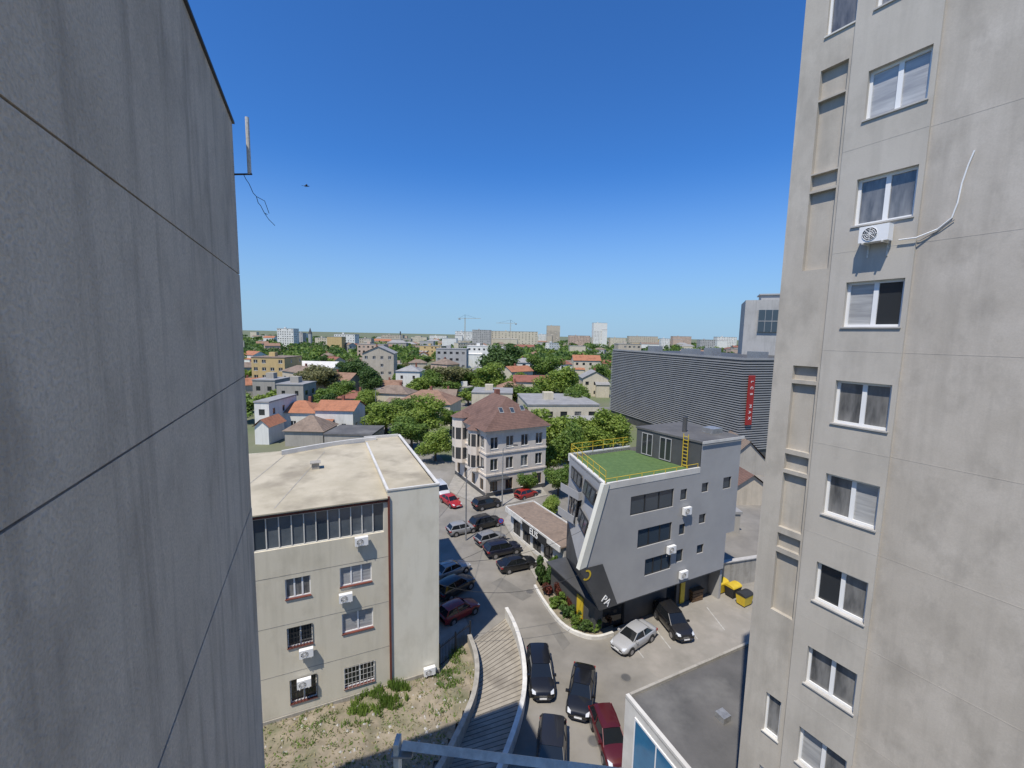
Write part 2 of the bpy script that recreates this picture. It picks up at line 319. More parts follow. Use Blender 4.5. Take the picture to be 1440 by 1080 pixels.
for k in range(nb+1): fr.box(band[0]+bl*k-.03,band[0]+bl*k+.03,.09,.158,band[2]+.06,band[3]-.06)
wo=fr.build('window_band','offwhite',root)
for k in range(nb):
    g=MB(); g.quad((band[0]+bl*k,.15,band[2]),(band[0]+bl*(k+1),.15,band[2]),(band[0]+bl*(k+1),.15,band[3]),(band[0]+bl*k,.15,band[3])); g.build('pane','bandglass' if k%5 else 'glassb',wo)
b=MB(); b.box(0,xdp-.02,-.07,-.002,band[3]+.03,band[3]+.14); b.build('red_trim','rust',root)
b=MB(); b.box(0,xdp-.02,-.2,.1,zt+.004,zt+.07); b.build('eaves','sand',root)
for k,zz in enumerate((3.05,6.1,9.1)):
    b=MB(); b.box(0,xdp-.03,-.008,-.001,zz,zz+.03); b.build('panel_joint','oldconc',root)
for i,o in enumerate(wins):
    wd=window(root,I4,*o,d=.16,n=3 if i<2 else 2,gm='blind' if i in(1,3) else 'curtain' if i in (0,) else 'glass',sill='rust',bar=.06,ledge=.03)
    if i in (2,4,5,8):
        b=MB()
        for k in range(9):
            xx=o[0]+(o[1]-o[0])*k/8; b.box(xx-.012,xx+.012,-.05,-.02,o[2],o[3])
        for k in range(5):
            zz=o[2]+(o[3]-o[2])*k/4; b.box(o[0],o[1],-.056,-.048,zz-.01,zz+.01)
        b.build('window_grille','offwhite' if i==5 else 'darkmetal',wd)
D=14.5
b=MB(); b.wall(xdp,W,0,ztr,(),-.04,.1)
b.quad((xdp,-.04,0),(xdp,-.04,ztr),(xdp,.1,ztr),(xdp,.1,0))
so=[(2+3.3*k,3.4+3.3*k,1.2+3.1*j,2.7+3.1*j) for k in range(3) for j in range(4)]
b.T=TR(W,-.04,PI/2); b.wall(0,D,0,ztr,so,0,.15); b.build('side_wall','creamlt',root)
for o in so: window(root,TR(W,-.04,PI/2),*o,d=.14,n=2)
for j in (1,2,3):
    b=MB(); b.T=TR(W,0,PI/2); b.box(4.6,9.4,-.9,-.01,3.1*j-.3,3.1*j-.12); b.box(4.6,9.4,-.9,-.84,3.1*j-.12,3.1*j+.7); b.build('balcony','offwhite',root)
b=MB(); b.box(xdp-.02,xdp+.1,-.16,-.045,0,zt+.1); b.build('downpipe','rust',root)
b=MB()
b.add([(0,.1,zt+.06),(xdp,.1,zt+.06),(xdp,D-1,zt+.25),(0,D-2,zt+.25)],[(0,1,2,3)]); b.add([(xdp,.1,zt+.06),(xdp,D-1,zt+.25),(xdp,D-1,ztr-.2),(xdp,.1,ztr-.2)],[(0,1,2,3)])
b.add([(xdp,.1,ztr-.1),(W-.15,.1,ztr-.1),(W-.15,D,ztr-.1),(xdp,D,ztr-.1)],[(0,1,2,3)]); b.build('roof','sand',root)
b=MB(); n=14
arc=[(xdp-6.5+7.5*k/n,(D-3.0)+2.2*math.sin(PI*.5*(k/n))) for k in range(n+1)]
for k in range(n):
    (xa,ya),(xb,yb)=arc[k],arc[k+1]; b.add([(xa,ya,zt),(xb,yb,zt),(xb,yb+.2,zt),(xa,ya+.2,zt),(xa,ya,zt+.6),(xb,yb,zt+.6),(xb,yb+.2,zt+.6),(xa,ya+.2,zt+.6)],[(0,1,5,4),(1,2,6,5),(4,5,6,7),(2,3,7,6),(3,0,4,7)])
b.box(W-.15,W+.05,-.08,D,ztr,ztr+.1); b.box(xdp-.04,W-.15,-.08,.06,ztr,ztr+.1); b.box(xdp-.04,xdp+.1,.1,D-2,ztr-.098,ztr+.06); b.box(xdp,W-.15,D-.15,D,ztr-.1,ztr+.15); b.build('parapet','offwhite',root)
for k,(xa,xb_) in enumerate(((1.5,4.5),(4.6,7.4))):
    b=MB(); b.add([(xa,.5,zt+.075),(xa+.06,.5,zt+.075),(xb_+.06,D-3,zt+.245),(xb_,D-3,zt+.245)],[(0,1,2,3)]); b.build('roof_seam','oldconc',root)
b=MB(); b.box(6.5,7.0,7,7.5,zt+.1,zt+.6); b.box(6.4,7.1,6.9,7.6,zt+.6,zt+.66); b.build('roof_vent','oldconc',root)
b=MB(); b.box(0,W-.02,11,D-.3,0,zt-.1); b.build('rear_wall','cream',root)
b=MB(); b.box(-.03,W+.04,-.10,-.045,0,.45); b.build('plinth','oldconc',root)
BT=TR(*BF.p[:2],BF.a)
for (u,v,l) in ((508,764,'white air conditioner below the glazed top floor of the cream block'),(486,843,'white air conditioner under the second window row of the cream block'),(431,920,'white air conditioner right under the third row window of the cream block'),(428,962,'white air conditioner above the barred window of the cream block'),(603,945,'white unit low on the plain wall of the cream block')):
    x,z=BF.fp(u,v,-.05); ac_unit(BT,x,-.05,z,l,w=.75,h=.5)
# ---------------------------------------------------------------- dirt lot
lotp=[G(u,v) for u,v in ((617,945),(640,905),(664,893),(673,930),(668,965),(652,1010),(630,1050),(605,1090),(560,1180))]
poly=[(p.x,p.y) for p in lotp]+[(-9,10),(-30,10),(-30,18)]+[tuple(BF.w(0,.3)[:2]),tuple(BF.w(W,.3)[:2])]
def inside(x,y,pl):
    r=False; j=len(pl)-1
    for i in range(len(pl)):
        if (pl[i][1]>y)!=(pl[j][1]>y) and x<(pl[j][0]-pl[i][0])*(y-pl[i][1])/(pl[j][1]-pl[i][1])+pl[i][0]: r=not r
        j=i
    return r
from mathutils import noise as mn
def dz(x,y): return .22+.22*mn.noise(Vector((x*.5,y*.5,0)))+.08*mn.noise(Vector((x*2,y*2,3)))
b=MB(); st=.3
for i in range(int(34/st)):
    for j in range(int(28/st)):
        x=-32+i*st; y=9+j*st
        if inside(x+st/2,y+st/2,poly): b.quad((x,y,dz(x,y)),(x+st,y,dz(x+st,y)),(x+st,y+st,dz(x+st,y+st)),(x,y+st,dz(x,y+st)))
o=b.build('dirt_lot','dirt',None,True); tag(o,kind='structure')
def blades(cx,cy,R,n,hh,vs,fs,zf=dz,pl=None,th=-.05):
    for k in range(n):
        a=random.uniform(0,2*PI); q=R*math.sqrt(random.random()); x=cx+q*math.cos(a); y=cy+q*math.sin(a)
        if mn.noise(Vector((x*1.8,y*1.8,7)))<th: continue
        if pl and not inside(x,y,pl): continue
        z=zf(x,y); h=hh*random.uniform(.4,1.2); t=random.uniform(0,PI); w=.02+.035*random.random(); lx=random.uniform(-.15,.15); ly=random.uniform(-.15,.15)
        i=len(vs); vs+=[(x-w*math.cos(t),y-w*math.sin(t),z),(x+w*math.cos(t),y+w*math.sin(t),z),(x+lx+w*.4,y+ly,z+h),(x+lx-w*.4,y+ly,z+h)]; fs.append((i,i+1,i+2,i+3))
vs=[];fs=[]
for (u,v,R,n,h) in ((520,998,1.2,900,.4),(556,985,.9,900,.5),(495,1012,.9,300,.25),(630,958,1.0,500,.22),(640,925,.8,350,.25),(440,1030,1.2,250,.2),(620,1000,.7,120,.2)):
    p=G(u,v); blades(p.x,p.y,R,n,h,vs,fs,dz,poly)
blades(-8,20.5,9,9000,.11,vs,fs,dz,poly,.02)
b=MB(); b.v=vs; b.f=fs; tag(b.build('weeds',LEAF[1]),'clumps of fresh green weeds on the bare dirt lot','weeds',kind='stuff')
vs=[];fs=[]
blades(-8,20.5,9,6000,.14,vs,fs,dz,poly,-.3)
b=MB(); b.v=vs; b.f=fs; tag(b.build('dry_grass',mat('dry_grass',(.30,.26,.14),(.20,.18,.09),2)),'dry straw coloured grass scattered over the dirt lot','dry grass',kind='stuff')
vs=[];fs=[]
for k in range(420):
    x=random.uniform(-15,-1); y=random.uniform(15,27)
    if not inside(x,y,poly): continue
    s=random.uniform(.03,.13); z=dz(x,y); i=len(vs); a=random.random()*6
    vs+=[(x+s*math.cos(a+j*PI/2)*random.uniform(.6,1.3),y+s*math.sin(a+j*PI/2),z-.02) for j in range(4)]+[(x+random.uniform(-.3,.3)*s,y,z+s*.8)]; fs+=[(i,i+1,i+4),(i+1,i+2,i+4),(i+2,i+3,i+4),(i+3,i,i+4)]
b=MB(); b.v=vs; b.f=fs; tag(b.build('rubble','kerb'),'scattered pale stones and rubble on the dirt lot','rubble',kind='stuff')
# ramp + walls
LW=[G(u,v,.9) for u,v in ((660,893),(668,915),(671,940),(667,972),(655,1005),(636,1045),(618,1078),(596,1110),(560,1170))]
RW=[G(u,v,.9) for u,v in ((712,855),(720,870),(729,892),(735,918),(738,948),(736,978),(728,1010),(716,1045),(700,1085),(680,1130),(650,1180))]
def smooth(pts,n=4):
    out=[]
    for i in range(len(pts)-1):
        p0=pts[max(i-1,0)];p1=pts[i];p2=pts[i+1];p3=pts[min(i+2,len(pts)-1)]
        for k in range(n):
            t=k/n; out.append(.5*((2*p1)+(p2-p0)*t+(2*p0-5*p1+4*p2-p3)*t*t+(3*p1-p0-3*p2+p3)*t**3))
    out.append(pts[-1]); return out
def pathwall(name,pts,th,z0,z1,m,parent=None):
    pts=smooth(pts); vs=[];fs=[]
    for i,p in enumerate(pts):
        d=(pts[min(i+1,len(pts)-1)]-pts[max(i-1,0)]); n=Vector((-d.y,d.x,0)).normalized()*th/2
        vs+=[(p.x-n.x,p.y-n.y,z0),(p.x+n.x,p.y+n.y,z0),(p.x+n.x,p.y+n.y,z1),(p.x-n.x,p.y-n.y,z1)]
    for i in range(len(pts)-1):
        a=i*4
        for k in range(4): fs.append((a+k,a+(k+1)%4,a+4+(k+1)%4,a+4+k))
    fs.append((0,1,2,3)); e=(len(pts)-1)*4; fs.append((e+3,e+2,e+1,e))
    b=MB(); b.v=vs;b.f=fs; return b.build(name,m,parent)
w1=pathwall('retaining_wall',LW,.26,0,.9,'oldconc'); tag(w1,'curved grey concrete retaining wall between dirt lot and ramp','wall'); pathwall('coping',LW,.3,.904,.96,'oldconc',w1)
w2=pathwall('parapet_wall',RW,.22,0,.9,'wallwhite'); tag(w2,'curved white topped wall between ramp and parked black cars','wall'); pathwall('coping',RW,.28,.904,.96,'wallwhite',w2)
ls=smooth(LW,4); rs=smooth(RW,4); n=44
def samp(l,t): f=t*(len(l)-1); i=min(int(f),len(l)-2); return l[i].lerp(l[i+1],f-i)
b=MB(); g=MB()
for k in range(n):
    a=samp(ls,k/n); c=samp(rs,k/n); a2=samp(ls,(k+1)/n); c2=samp(rs,(k+1)/n)
    a1=a.lerp(a2,.3); c1=c.lerp(c2,.3)
    b.add([(a1.x,a1.y,.10),(c1.x,c1.y,.10),(c2.x,c2.y,.06),(a2.x,a2.y,.06),(a1.x,a1.y,.012),(c1.x,c1.y,.012)],[(0,3,2,1),(0,1,5,4)])
    g.add([(a.x,a.y,.06),(c.x,c.y,.06),(c1.x,c1.y,.014),(a1.x,a1.y,.014)],[(0,3,2,1)])
tag(b.build('ramp','ramp'),kind='structure'); tag(g.build('ramp_grooves','rampj'),kind='structure')
a=G(618,940);c=G(661,905); d=(c-a); r=thing('iron_fence','black iron fence panel between cream block and ramp','fence',a,math.atan2(d.y,d.x)); Lg=d.length
b=MB()
for k in range(int(Lg/.14)+1): x=min(k*.14,Lg); b.box(x-.012,x+.012,-.012,.012,.1,1.7)
b.build('bars','darkmetal',r); b=MB(); b.box(0,Lg,-.02,.02,.2,.25); b.box(0,Lg,-.02,.02,1.5,1.55); b.build('rails','darkmetal',r)
for k in (0,.5,1): b=MB(); b.box(Lg*k-.04,Lg*k+.04,-.04,.04,0,1.85); b.build('post','darkmetal',r)
# ---------------------------------------------------------------- GREY BUILDING
ge=Vector((1.97,1,0)).normalized(); p0=G(842,858,3.0); GF=Frame(p0,ge)
zr=GF.fp(848,683)[1]; Wg=GF.fp(1041,640)[0]; xp=GF.fp(985,655)[0]; zp=GF.fp(985,624)[1]
zm=GF.fp(815,800)[1]; xm=GF.fp(815,800)[0]
xb,yb=GF.loc(G(801,640,zr)); Dg=yb
root=thing('modern_building','modern grey building with slanted corner and green roof terrace with yellow rails','building',GF.p,GF.a)
def gw(u0,u1,v0,v1): um=(u0+u1)/2; vm=(v0+v1)/2; return (GF.fp(u0,vm)[0],GF.fp(u1,vm)[0],GF.fp(um,v1)[1],GF.fp(um,v0)[1])
gwin=[gw(887,947,693,719),gw(897,944,740,765),gw(907,943,782,805)]
gs=[gw(957,966,688,703),gw(955,963,737,752),gw(951,960,773,790),gw(987,996,679,692),gw(983,992,723,736),gw(980,989,766,778),gw(1017,1028,671,687)]
z0=3.0
xs_=GF.fp(1008,780)[0]; zs_=GF.fp(1038,745)[1]
b=MB(); b.wall(0.0,Wg,zs_,zr,gwin[:2]+[o for o in gs if o[2]>zs_],0,.16)
low=[o for o in gwin[2:]+gs if o[2]<=zs_]
low=[(a,b_,c,min(d_,zs_)) for a,b_,c,d_ in low]
b.wall(0.0,xs_+1.0,z0,zs_,low,0,.16); b.wall(xp,Wg,zr,zp,(),0,.1)
b.add([(0,0,z0),(0,0,zr),(xm,0,zm)],[(0,1,2)])
b.quad((Wg,0,zs_),(Wg,Dg,zs_),(Wg,Dg,zp),(Wg,0,zp)); b.quad((xs_+1,0,z0),(xs_+1,Dg,z0),(xs_+1,Dg,zs_),(xs_+1,0,zs_)); b.quad((xs_+1,0,zs_),(Wg,0,zs_),(Wg,Dg,zs_),(xs_+1,Dg,zs_))
b.quad((Wg,Dg,z0),(xb,Dg,z0),(xb,Dg,zr),(Wg,Dg,zr))
b.build('front_wall','grey',root)
b=MB(); b.add([(0,0,zr),(xm,0,zm),(xb,yb,zm),(xb,yb,zr)],[(0,1,2),(0,2,3)]); b.build('slanted_side','grey',root)
b=MB(); b.add([(xm,0,zm),(0,0,z0),(xb,yb,z0),(xb,yb,zm)],[(0,1,2),(0,2,3)]); b.build('slanted_base','greydk',root)
for o in gwin+gs:
    window(root,I4,*o,d=.14,n=3 if o in gwin else 1,fm='darkmetal',gm='glassb',bar=.06)
b=MB(); b.add([(-.10,-.08,zr+.1),(.42,-.08,zr+.1),(xm+.55,-.08,zm+.05),(xm-.08,-.08,zm-.05),(-.10,.3,zr+.1),(.42,.0,zr+.1),(xm+.55,.0,zm+.05),(xm-.08,.3,zm-.05)],[(0,3,2,1),(0,1,5,4),(1,2,6,5),(2,3,7,6),(3,0,4,7)]); b.build('slanted_fin','creamfin',root)
def sp_(a,t,off):
    f1=Vector((0,0,zr)).lerp(Vector((xm,0,zm)),t); b1=Vector((xb,yb,zr)).lerp(Vector((xb,yb,zm)),t); return f1.lerp(b1,a)+Vector((-off,-off*.3,0))
for (a0,a1,t0,t1) in ((.12,.45,.12,.30),(.55,.9,.12,.30),(.12,.45,.5,.68),(.55,.9,.48,.8)):
    b=MB(); q=[(a0,t0),(a1,t0),(a1,t1),(a0,t1)]; b.add([sp_(a,t,.0) for a,t in q]+[sp_(a,t,.07) for a,t in q],[(4,5,6,7)]+[(i,(i+1)%4,4+(i+1)%4,4+i) for i in range(4)]); wo=b.build('window','darkmetal',root)
    for k in range(3):
        b=MB(); st_=(a1-a0)/3; aa=a0+st_*k+.015; bb=a0+st_*(k+1)-.015; b.add([sp_(a,t,.08) for a,t in ((aa,t0+.02),(bb,t0+.02),(bb,t1-.02),(aa,t1-.02))],[(0,1,2,3)]); b.build('pane','glassb',wo)
for t in (.46,.82):
    q=sp_(.72,t,0); b=MB(); b.box(q.x-.5,q.x+.2,yb*.55,yb*.9,q.z-.08,q.z); b.box(q.x-.5,q.x-.46,yb*.55,yb*.9,q.z+.001,q.z+.6); b.box(q.x-.46,q.x+.2,yb*.55,yb*.55+.04,q.z+.001,q.z+.6); b.build('balcony','grey',root)
b=MB(); b.wall(.6,xs_+.8,0,z0,[(1.4,3.6,.0,2.4),(8.2,9.4,0,2.3)],1.2,.2); b.T=TR(.6,Dg,-PI/2); b.wall(0,Dg-1.2,0,z0); b.build('ground_floor_wall','greydk',root)
b=MB(); b.box(4.0,8.0,1.08,1.19,2.3,2.75); b.build('yellow_strip','yellow',root); b=MB(); b.box(9.8,10.3,1.08,1.19,.1,2.2); b.build('yellow_strip','yellow',root); b=MB(); b.box(.5,.59,2.6,3.4,.1,2.2); b.build('yellow_strip','yellow',root)
b=MB(); b.quad((1.4,1.38,0),(3.6,1.38,0),(3.6,1.38,2.4),(1.4,1.38,2.4)); b.build('entrance_glass','glass',root)
b=MB(); b.box(0.05,xs_+.9,.02,Dg-.02,z0-.1,z0-.003); b.build('soffit','greydk',root)
b=MB(); b.box(xs_+.9,xs_+1.15,0.2,Dg,0,z0); b.build('support_wall','grey',root)
zf=zr-.25
pc=[GF.loc(G(u,v,zp)) for u,v in ((985,624),(1042,612),(962,595),(896,602))]; pc[0]=(xp,0.0); pc[1]=(Wg,0.0)
b=MB(); b.add([(.15,.2,zf),(xp+.3,.2,zf),(pc[3][0]+.5,pc[3][1]+.3,zf),(pc[3][0],max(yb,pc[3][1]),zf),(xb+.1,yb,zf)],[(0,1,2,3,4)]); b.build('terrace_turf','turf',root)
b=MB(); b.box(.1,xp,-.02,.18,zf-.1,zr+.12); b.add([(0,0,zr-.2),(.25,0,zr-.2),(xb+.25,yb,zr-.2),(xb,yb,zr-.2),(0,0,zr+.12),(.25,0,zr+.12),(xb+.25,yb,zr+.12),(xb,yb,zr+.12)],[(4,5,6,7),(0,4,7,3),(1,2,6,5),(0,1,5,4)]); b.box(xb,pc[3][0]+.2,yb,yb+.2,zf-.3,zr+.12); b.build('parapet','offwhite',root)
b=MB(); P_=[(pc[0][0],.05),(pc[1][0],.05),pc[2],pc[3]]
for i in range(4):
    a=P_[i]; c=P_[(i+1)%4]
    if i: b.quad((a[0],a[1],zf-.5),(c[0],c[1],zf-.5),(c[0],c[1],zp),(a[0],a[1],zp))
b.build('penthouse_wall','greydk',root)
def off(P,k):
    cx=sum(p[0] for p in P)/4; cy=sum(p[1] for p in P)/4; return [(cx+(p[0]-cx)*k,cy+(p[1]-cy)*k) for p in P]
b=MB(); b.prism(off(P_,1.03),zp+.004,zp+.16); b.build('penthouse_roof','roofdk',root)
b=MB(); b.box(xp-.1,Wg+.14,-.17,-.13,zp-.02,zp+.2); b.build('fascia','offwhite',root)
wv=Vector((pc[3][0]-xp,pc[3][1]-.05,0)); wa=math.atan2(-wv.y,-wv.x); TT=Matrix.Translation((pc[3][0],pc[3][1],0))@Matrix.Rotation(wa,4,'Z'); wl_=wv.length
for x in (.1,.4):
    window(root,TT,wl_*x,wl_*x+1.2,zf+.1,zf+2.1,d=.0,n=2,fm='grey',gm='glass',y=-.03)
b=MB(); b.tube([(xp+1.6,3.2,zp),(xp+1.6,3.2,zp+1.5)],.2,12); b.build('chimney','greydk',root)
b=MB(); b.box(Wg-1.8,Wg-.5,1.5,2.6,zp+.16,zp+.6); b.build('roof_box','metal',root)
b=MB(); b.T=TT
for s in (0,.45): b.box(wl_-1.6+s,wl_-1.55+s,-.12,-.07,zf,zp+.5)
for k in range(9): b.box(wl_-1.6,wl_-1.1,-.115,-.075,zf+.2+k*.3,zf+.24+k*.3)
b.build('ladder','yellow',root)
b=MB()
path=[(xp-.2,.08),(.15,.08),(xb+.12,yb-.05),(pc[3][0]-.1,yb+.05)]
for i in range(len(path)-1):
    a=Vector(path[i]+(0,)); c=Vector(path[i+1]+(0,)); Ln=(c-a).length
    for hh in ((.3,) if i==0 else (.45,.9)): b.tube([a+Vector((0,0,zr+.12+hh)),c+Vector((0,0,zr+.12+hh))],.022,6)
    for k in range(int(Ln/1.2)+1): q=a.lerp(c,min(1,k*1.2/Ln)); b.tube([q+Vector((0,0,zr+.1)),q+Vector((0,0,zr+.12+(.3 if i==0 else .9)))],.022,6)
b.build('railing','yellow',root)
GT=TR(*GF.p[:2],GF.a)
for (u,v,l) in ((963,722,'topmost white air conditioner on the grey building front'),(941,776,'middle white air conditioner on the grey building front'),(958,811,'lowest white air conditioner on the grey building front')):
    x,z=GF.fp(u,v,0); ac_unit(GT,x,0,z,l,w=.8,h=.6)
def text(s,size,m,parent,M4,name='lettering',ext=.02):
    cu=bpy.data.curves.new(name,'FONT'); cu.body=s; cu.size=size; cu.extrude=ext; cu.align_x='CENTER'; cu.align_y='CENTER'
    o=bpy.data.objects.new(name,cu); C.objects.link(o); bpy.context.view_layer.update()
    me=bpy.data.meshes.new_from_object(o.evaluated_get(bpy.context.evaluated_depsgraph_get())); bpy.data.objects.remove(o)
    me.materials.clear(); me.materials.append(MT[m]); o=bpy.data.objects.new(name,me); C.objects.link(o); o.parent=parent; o.matrix_local=M4; return o
RX=Matrix.Rotation(PI/2,4,'X')
b=MB(); b.add([(xm-.02,-.085,zm-.02),(0,-.085,z0),(1.7,-.085,z0),(.1,-.085,zm-.05)],[(0,1,2,3)]); sgn=b.build('sign_fascia','greydk',root)
sl_=Matrix.Rotation(math.atan2(z0-zm,1.65-xm),4,'Z')
text('PA',.8,'white',sgn,Matrix.Translation((.55,-.12,z0+.62))@RX@sl_)
b=MB(); n=14; cx_,cz_=xm+.55,zm-.55
for k in range(n):
    a0=-2.4+4.2*k/n; a1=-2.4+4.2*(k+1)/n; r0,r1=.26,.40
    b.quad((cx_+r0*math.cos(a0),-.12,cz_+r0*math.sin(a0)),(cx_+r1*math.cos(a0),-.12,cz_+r1*math.sin(a0)),(cx_+r1*math.cos(a1),-.12,cz_+r1*math.sin(a1)),(cx_+r0*math.cos(a1),-.12,cz_+r0*math.sin(a1)))
b.build('curved_emblem','yellow',sgn)
# ---------------------------------------------------------------- LOW SHOP
a=G(718,750); c=G(792,812); SF=Frame(a,(c-a)); Ls=(c-a).length; zsx=3.0
root=thing('shop_pavilion','low white flat roofed shop row with dark sign beside the street','building',SF.p,SF.a)
so=[(.6+2.1*k,2.2+2.1*k,.4,2.1) for k in range(int((Ls-1)/2.1))]
b=MB(); b.wall(0,Ls,0,zsx,so,0,.15); b.T=TR(Ls,0,PI/2); b.wall(0,3,0,zsx); b.T=TR(Ls,3,PI); b.wall(0,Ls,0,zsx); b.T=TR(0,3,-PI/2); b.wall(0,3,0,zsx); b.build('wall','offwhite',root)
for o in so: window(root,I4,*o,d=.13,n=2,fm='darkmetal',gm='glass')
b=MB(); b.box(-.25,Ls+.1,-.5,3.2,zsx+.004,zsx+.16); b.build('roof','told',root)
b=MB(); b.box(-.25,Ls+.1,-.62,-.504,zsx-.3,zsx+.28); b.box(-.36,-.254,-.504,3.2,zsx-.1,zsx+.28); b.box(-.25,Ls+.1,3.204,3.3,zsx-.1,zsx+.28); b.build('fascia','wallwhite',root)
b=MB(); b.box(Ls*.35,Ls*.8,-.66,-.625,zsx-.75,zsx+.1); sg=b.build('sign_board','black',root)
text('ELIS',.95,'white',sg,Matrix.Translation((Ls*.575,-.68,zsx-.33))@RX)
# ---------------------------------------------------------------- WHITE LOW BUILDING bottom right
p=G(880,975,5.0); q=G(1042,905,5.0); e=(q-p); WF=Frame(p,e)
wl=WF.loc(G(975,1090,5.0))
root=thing('annex_building','low white walled annex with dark flat roof at the foot of the tower','building',WF.p,WF.a)
n_=Vector((wl[0],wl[1],0))
bl=[(0,0),(e.length+2,0),(e.length+2+n_.x*.3,n_.y*2),(n_.x*2,n_.y*2)]
b=MB(); b.prism([bl[3],bl[2],bl[1],bl[0]],4.75,4.8); b.build('roof','roofdk',root)
def strip(b,P,Q,t,z0,z1):
    P=Vector(P+(0,));Q=Vector(Q+(0,)); d=(Q-P).normalized(); nn=Vector((-d.y,d.x,0))*t
    b.add([(P.x,P.y,z0),(Q.x,Q.y,z0),(Q.x+nn.x,Q.y+nn.y,z0),(P.x+nn.x,P.y+nn.y,z0),(P.x,P.y,z1),(Q.x,Q.y,z1),(Q.x+nn.x,Q.y+nn.y,z1),(P.x+nn.x,P.y+nn.y,z1)],[(0,3,2,1),(4,5,6,7),(0,1,5,4),(1,2,6,5),(2,3,7,6),(3,0,4,7)])
b=MB(); strip(b,bl[0],bl[3],.2,0,4.95); b.build('street_wall','offwhite',root); b=MB(); strip(b,(.25,0),bl[1],-.14,0,4.95); b.build('rear_wall','oldconc',root)
d=Vector(bl[3]+(0,)).normalized(); a_=math.atan2(d.y,d.x); LT=Matrix.Rotation(a_,4,'Z')
for k in range(3):
    b=MB(); b.T=LT; x0=.8+k*3.3
    b.box(x0,x0+3.1,-.06,-.004,.6,4.4); wo=b.build('window','white',root)
    for j in range(2):
        b=MB(); b.T=LT; xx=x0+.1+j*1.48; b.quad((xx,-.065,.7),(xx+1.4,-.065,.7),(xx+1.4,-.065,4.3),(xx,-.065,4.3)); b.build('pane','skyglass',wo)
b=MB(); b.box(3.2,3.7,-3.2,-2.7,4.8,5.1); b.build('roof_vent','metal',root)
# ---------------------------------------------------------------- PINKISH CORNER HOUSE
P1=G(683,700); PF=Frame(P1,(.87,.49)); Wp=10.0; Dp=11.5; hp=9.4
root=thing('corner_building','pinkish cream corner house with brown hipped tile roof and bay windows','building',PF.p,PF.a)
def faceT(k,W,D): return [TR(0,0,0),TR(W,0,PI/2),TR(W,D,PI),TR(0,D,-PI/2)][k]
def autow(Wd,h,nx,nz,z0=.9,fl=3.0,w=1.1,hh=1.4):
    return [((i+.5)*Wd/nx-w/2,(i+.5)*Wd/nx+w/2,z0+j*fl,z0+j*fl+hh) for i in range(nx) for j in range(nz)]
for k in range(4):
    Wd=[Wp,Dp][k%2]; ops=autow(Wd,hp,4,3,.7,3.1,1.2,1.7)
    b=MB(); b.T=faceT(k,Wp,Dp); b.wall(0,Wd,0,hp,ops,0,.18); b.build('wall','pinkw',root)
    if k in (0,3):
        for o in ops: window(root,faceT(k,Wp,Dp),*o,d=.16,n=2,fm='brownbox' if o[2]<3 else 'offwhite',sill='offwhite',gm='curtain' if o[2]>3 and random.random()<.25 else 'glass')
b=MB()
for zz in (3.2,6.3): b.box(-.12,Wp+.12,-.12,-.003,zz-.12,zz+.12); b.box(-.12,-.003,-.003,Dp,zz-.12,zz+.12)
b.box(-.35,Wp+.35,-.35,Dp+.35,hp,hp+.25); b.build('cornice','pinkw',root)
b=MB(); b.box(.05,Wp-.05,-.08,-.004,0,.65); b.box(-.08,-.004,.05,Dp,0,.65); b.box(.2,3.2,-1.2,-.01,2.65,2.85); b.build('shopfront','greydk',root)
def hip(b,x0,x1,y0,y1,z,r,inset=None):
    W_=x1-x0;D_=y1-y0; i=min(W_,D_)/2*(.98 if inset is None else inset)
    if W_>=D_: a=(x0+i,(y0+y1)/2,z+r);c=(x1-i,(y0+y1)/2,z+r); b.add([(x0,y0,z),(x1,y0,z),(x1,y1,z),(x0,y1,z),a,c],[(0,1,5,4),(1,2,5),(2,3,4,5),(3,0,4),(3,2,1,0)])
    else: a=((x0+x1)/2,y0+i,z+r);c=((x0+x1)/2,y1-i,z+r); b.add([(x0,y0,z),(x1,y0,z),(x1,y1,z),(x0,y1,z),a,c],[(0,1,4),(1,2,5,4),(2,3,5),(3,0,4,5),(3,2,1,0)])
b=MB(); hip(b,-.6,Wp+.6,-.6,Dp+.6,hp+.254,4.1,.72); ro=b.build('roof','tbrown',root)
slp=4.1/((Wp+1.2)/2*.72)
for (x,y) in ((2.8,1.4),(4.6,1.3),(6.4,1.5)):
    zz=hp+.25+(y+.6)*slp+.06; b=MB(); b.add([(x,y,zz),(x+.7,y,zz),(x+.7,y+.7,zz+.7*slp),(x,y+.7,zz+.7*slp)],[(0,1,2,3)]); b.build('skylight','sheet',ro)
    b=MB(); b.add([(x+.08,y+.08,zz+.08*slp+.02),(x+.62,y+.08,zz+.08*slp+.02),(x+.62,y+.62,zz+.62*slp+.02),(x+.08,y+.62,zz+.62*slp+.02)],[(0,1,2,3)]); b.build('skylight_pane','glassb',ro)
b=MB(); b.box(5,5.7,7,7.7,hp+2,hp+5); b.build('chimney','tred',ro)
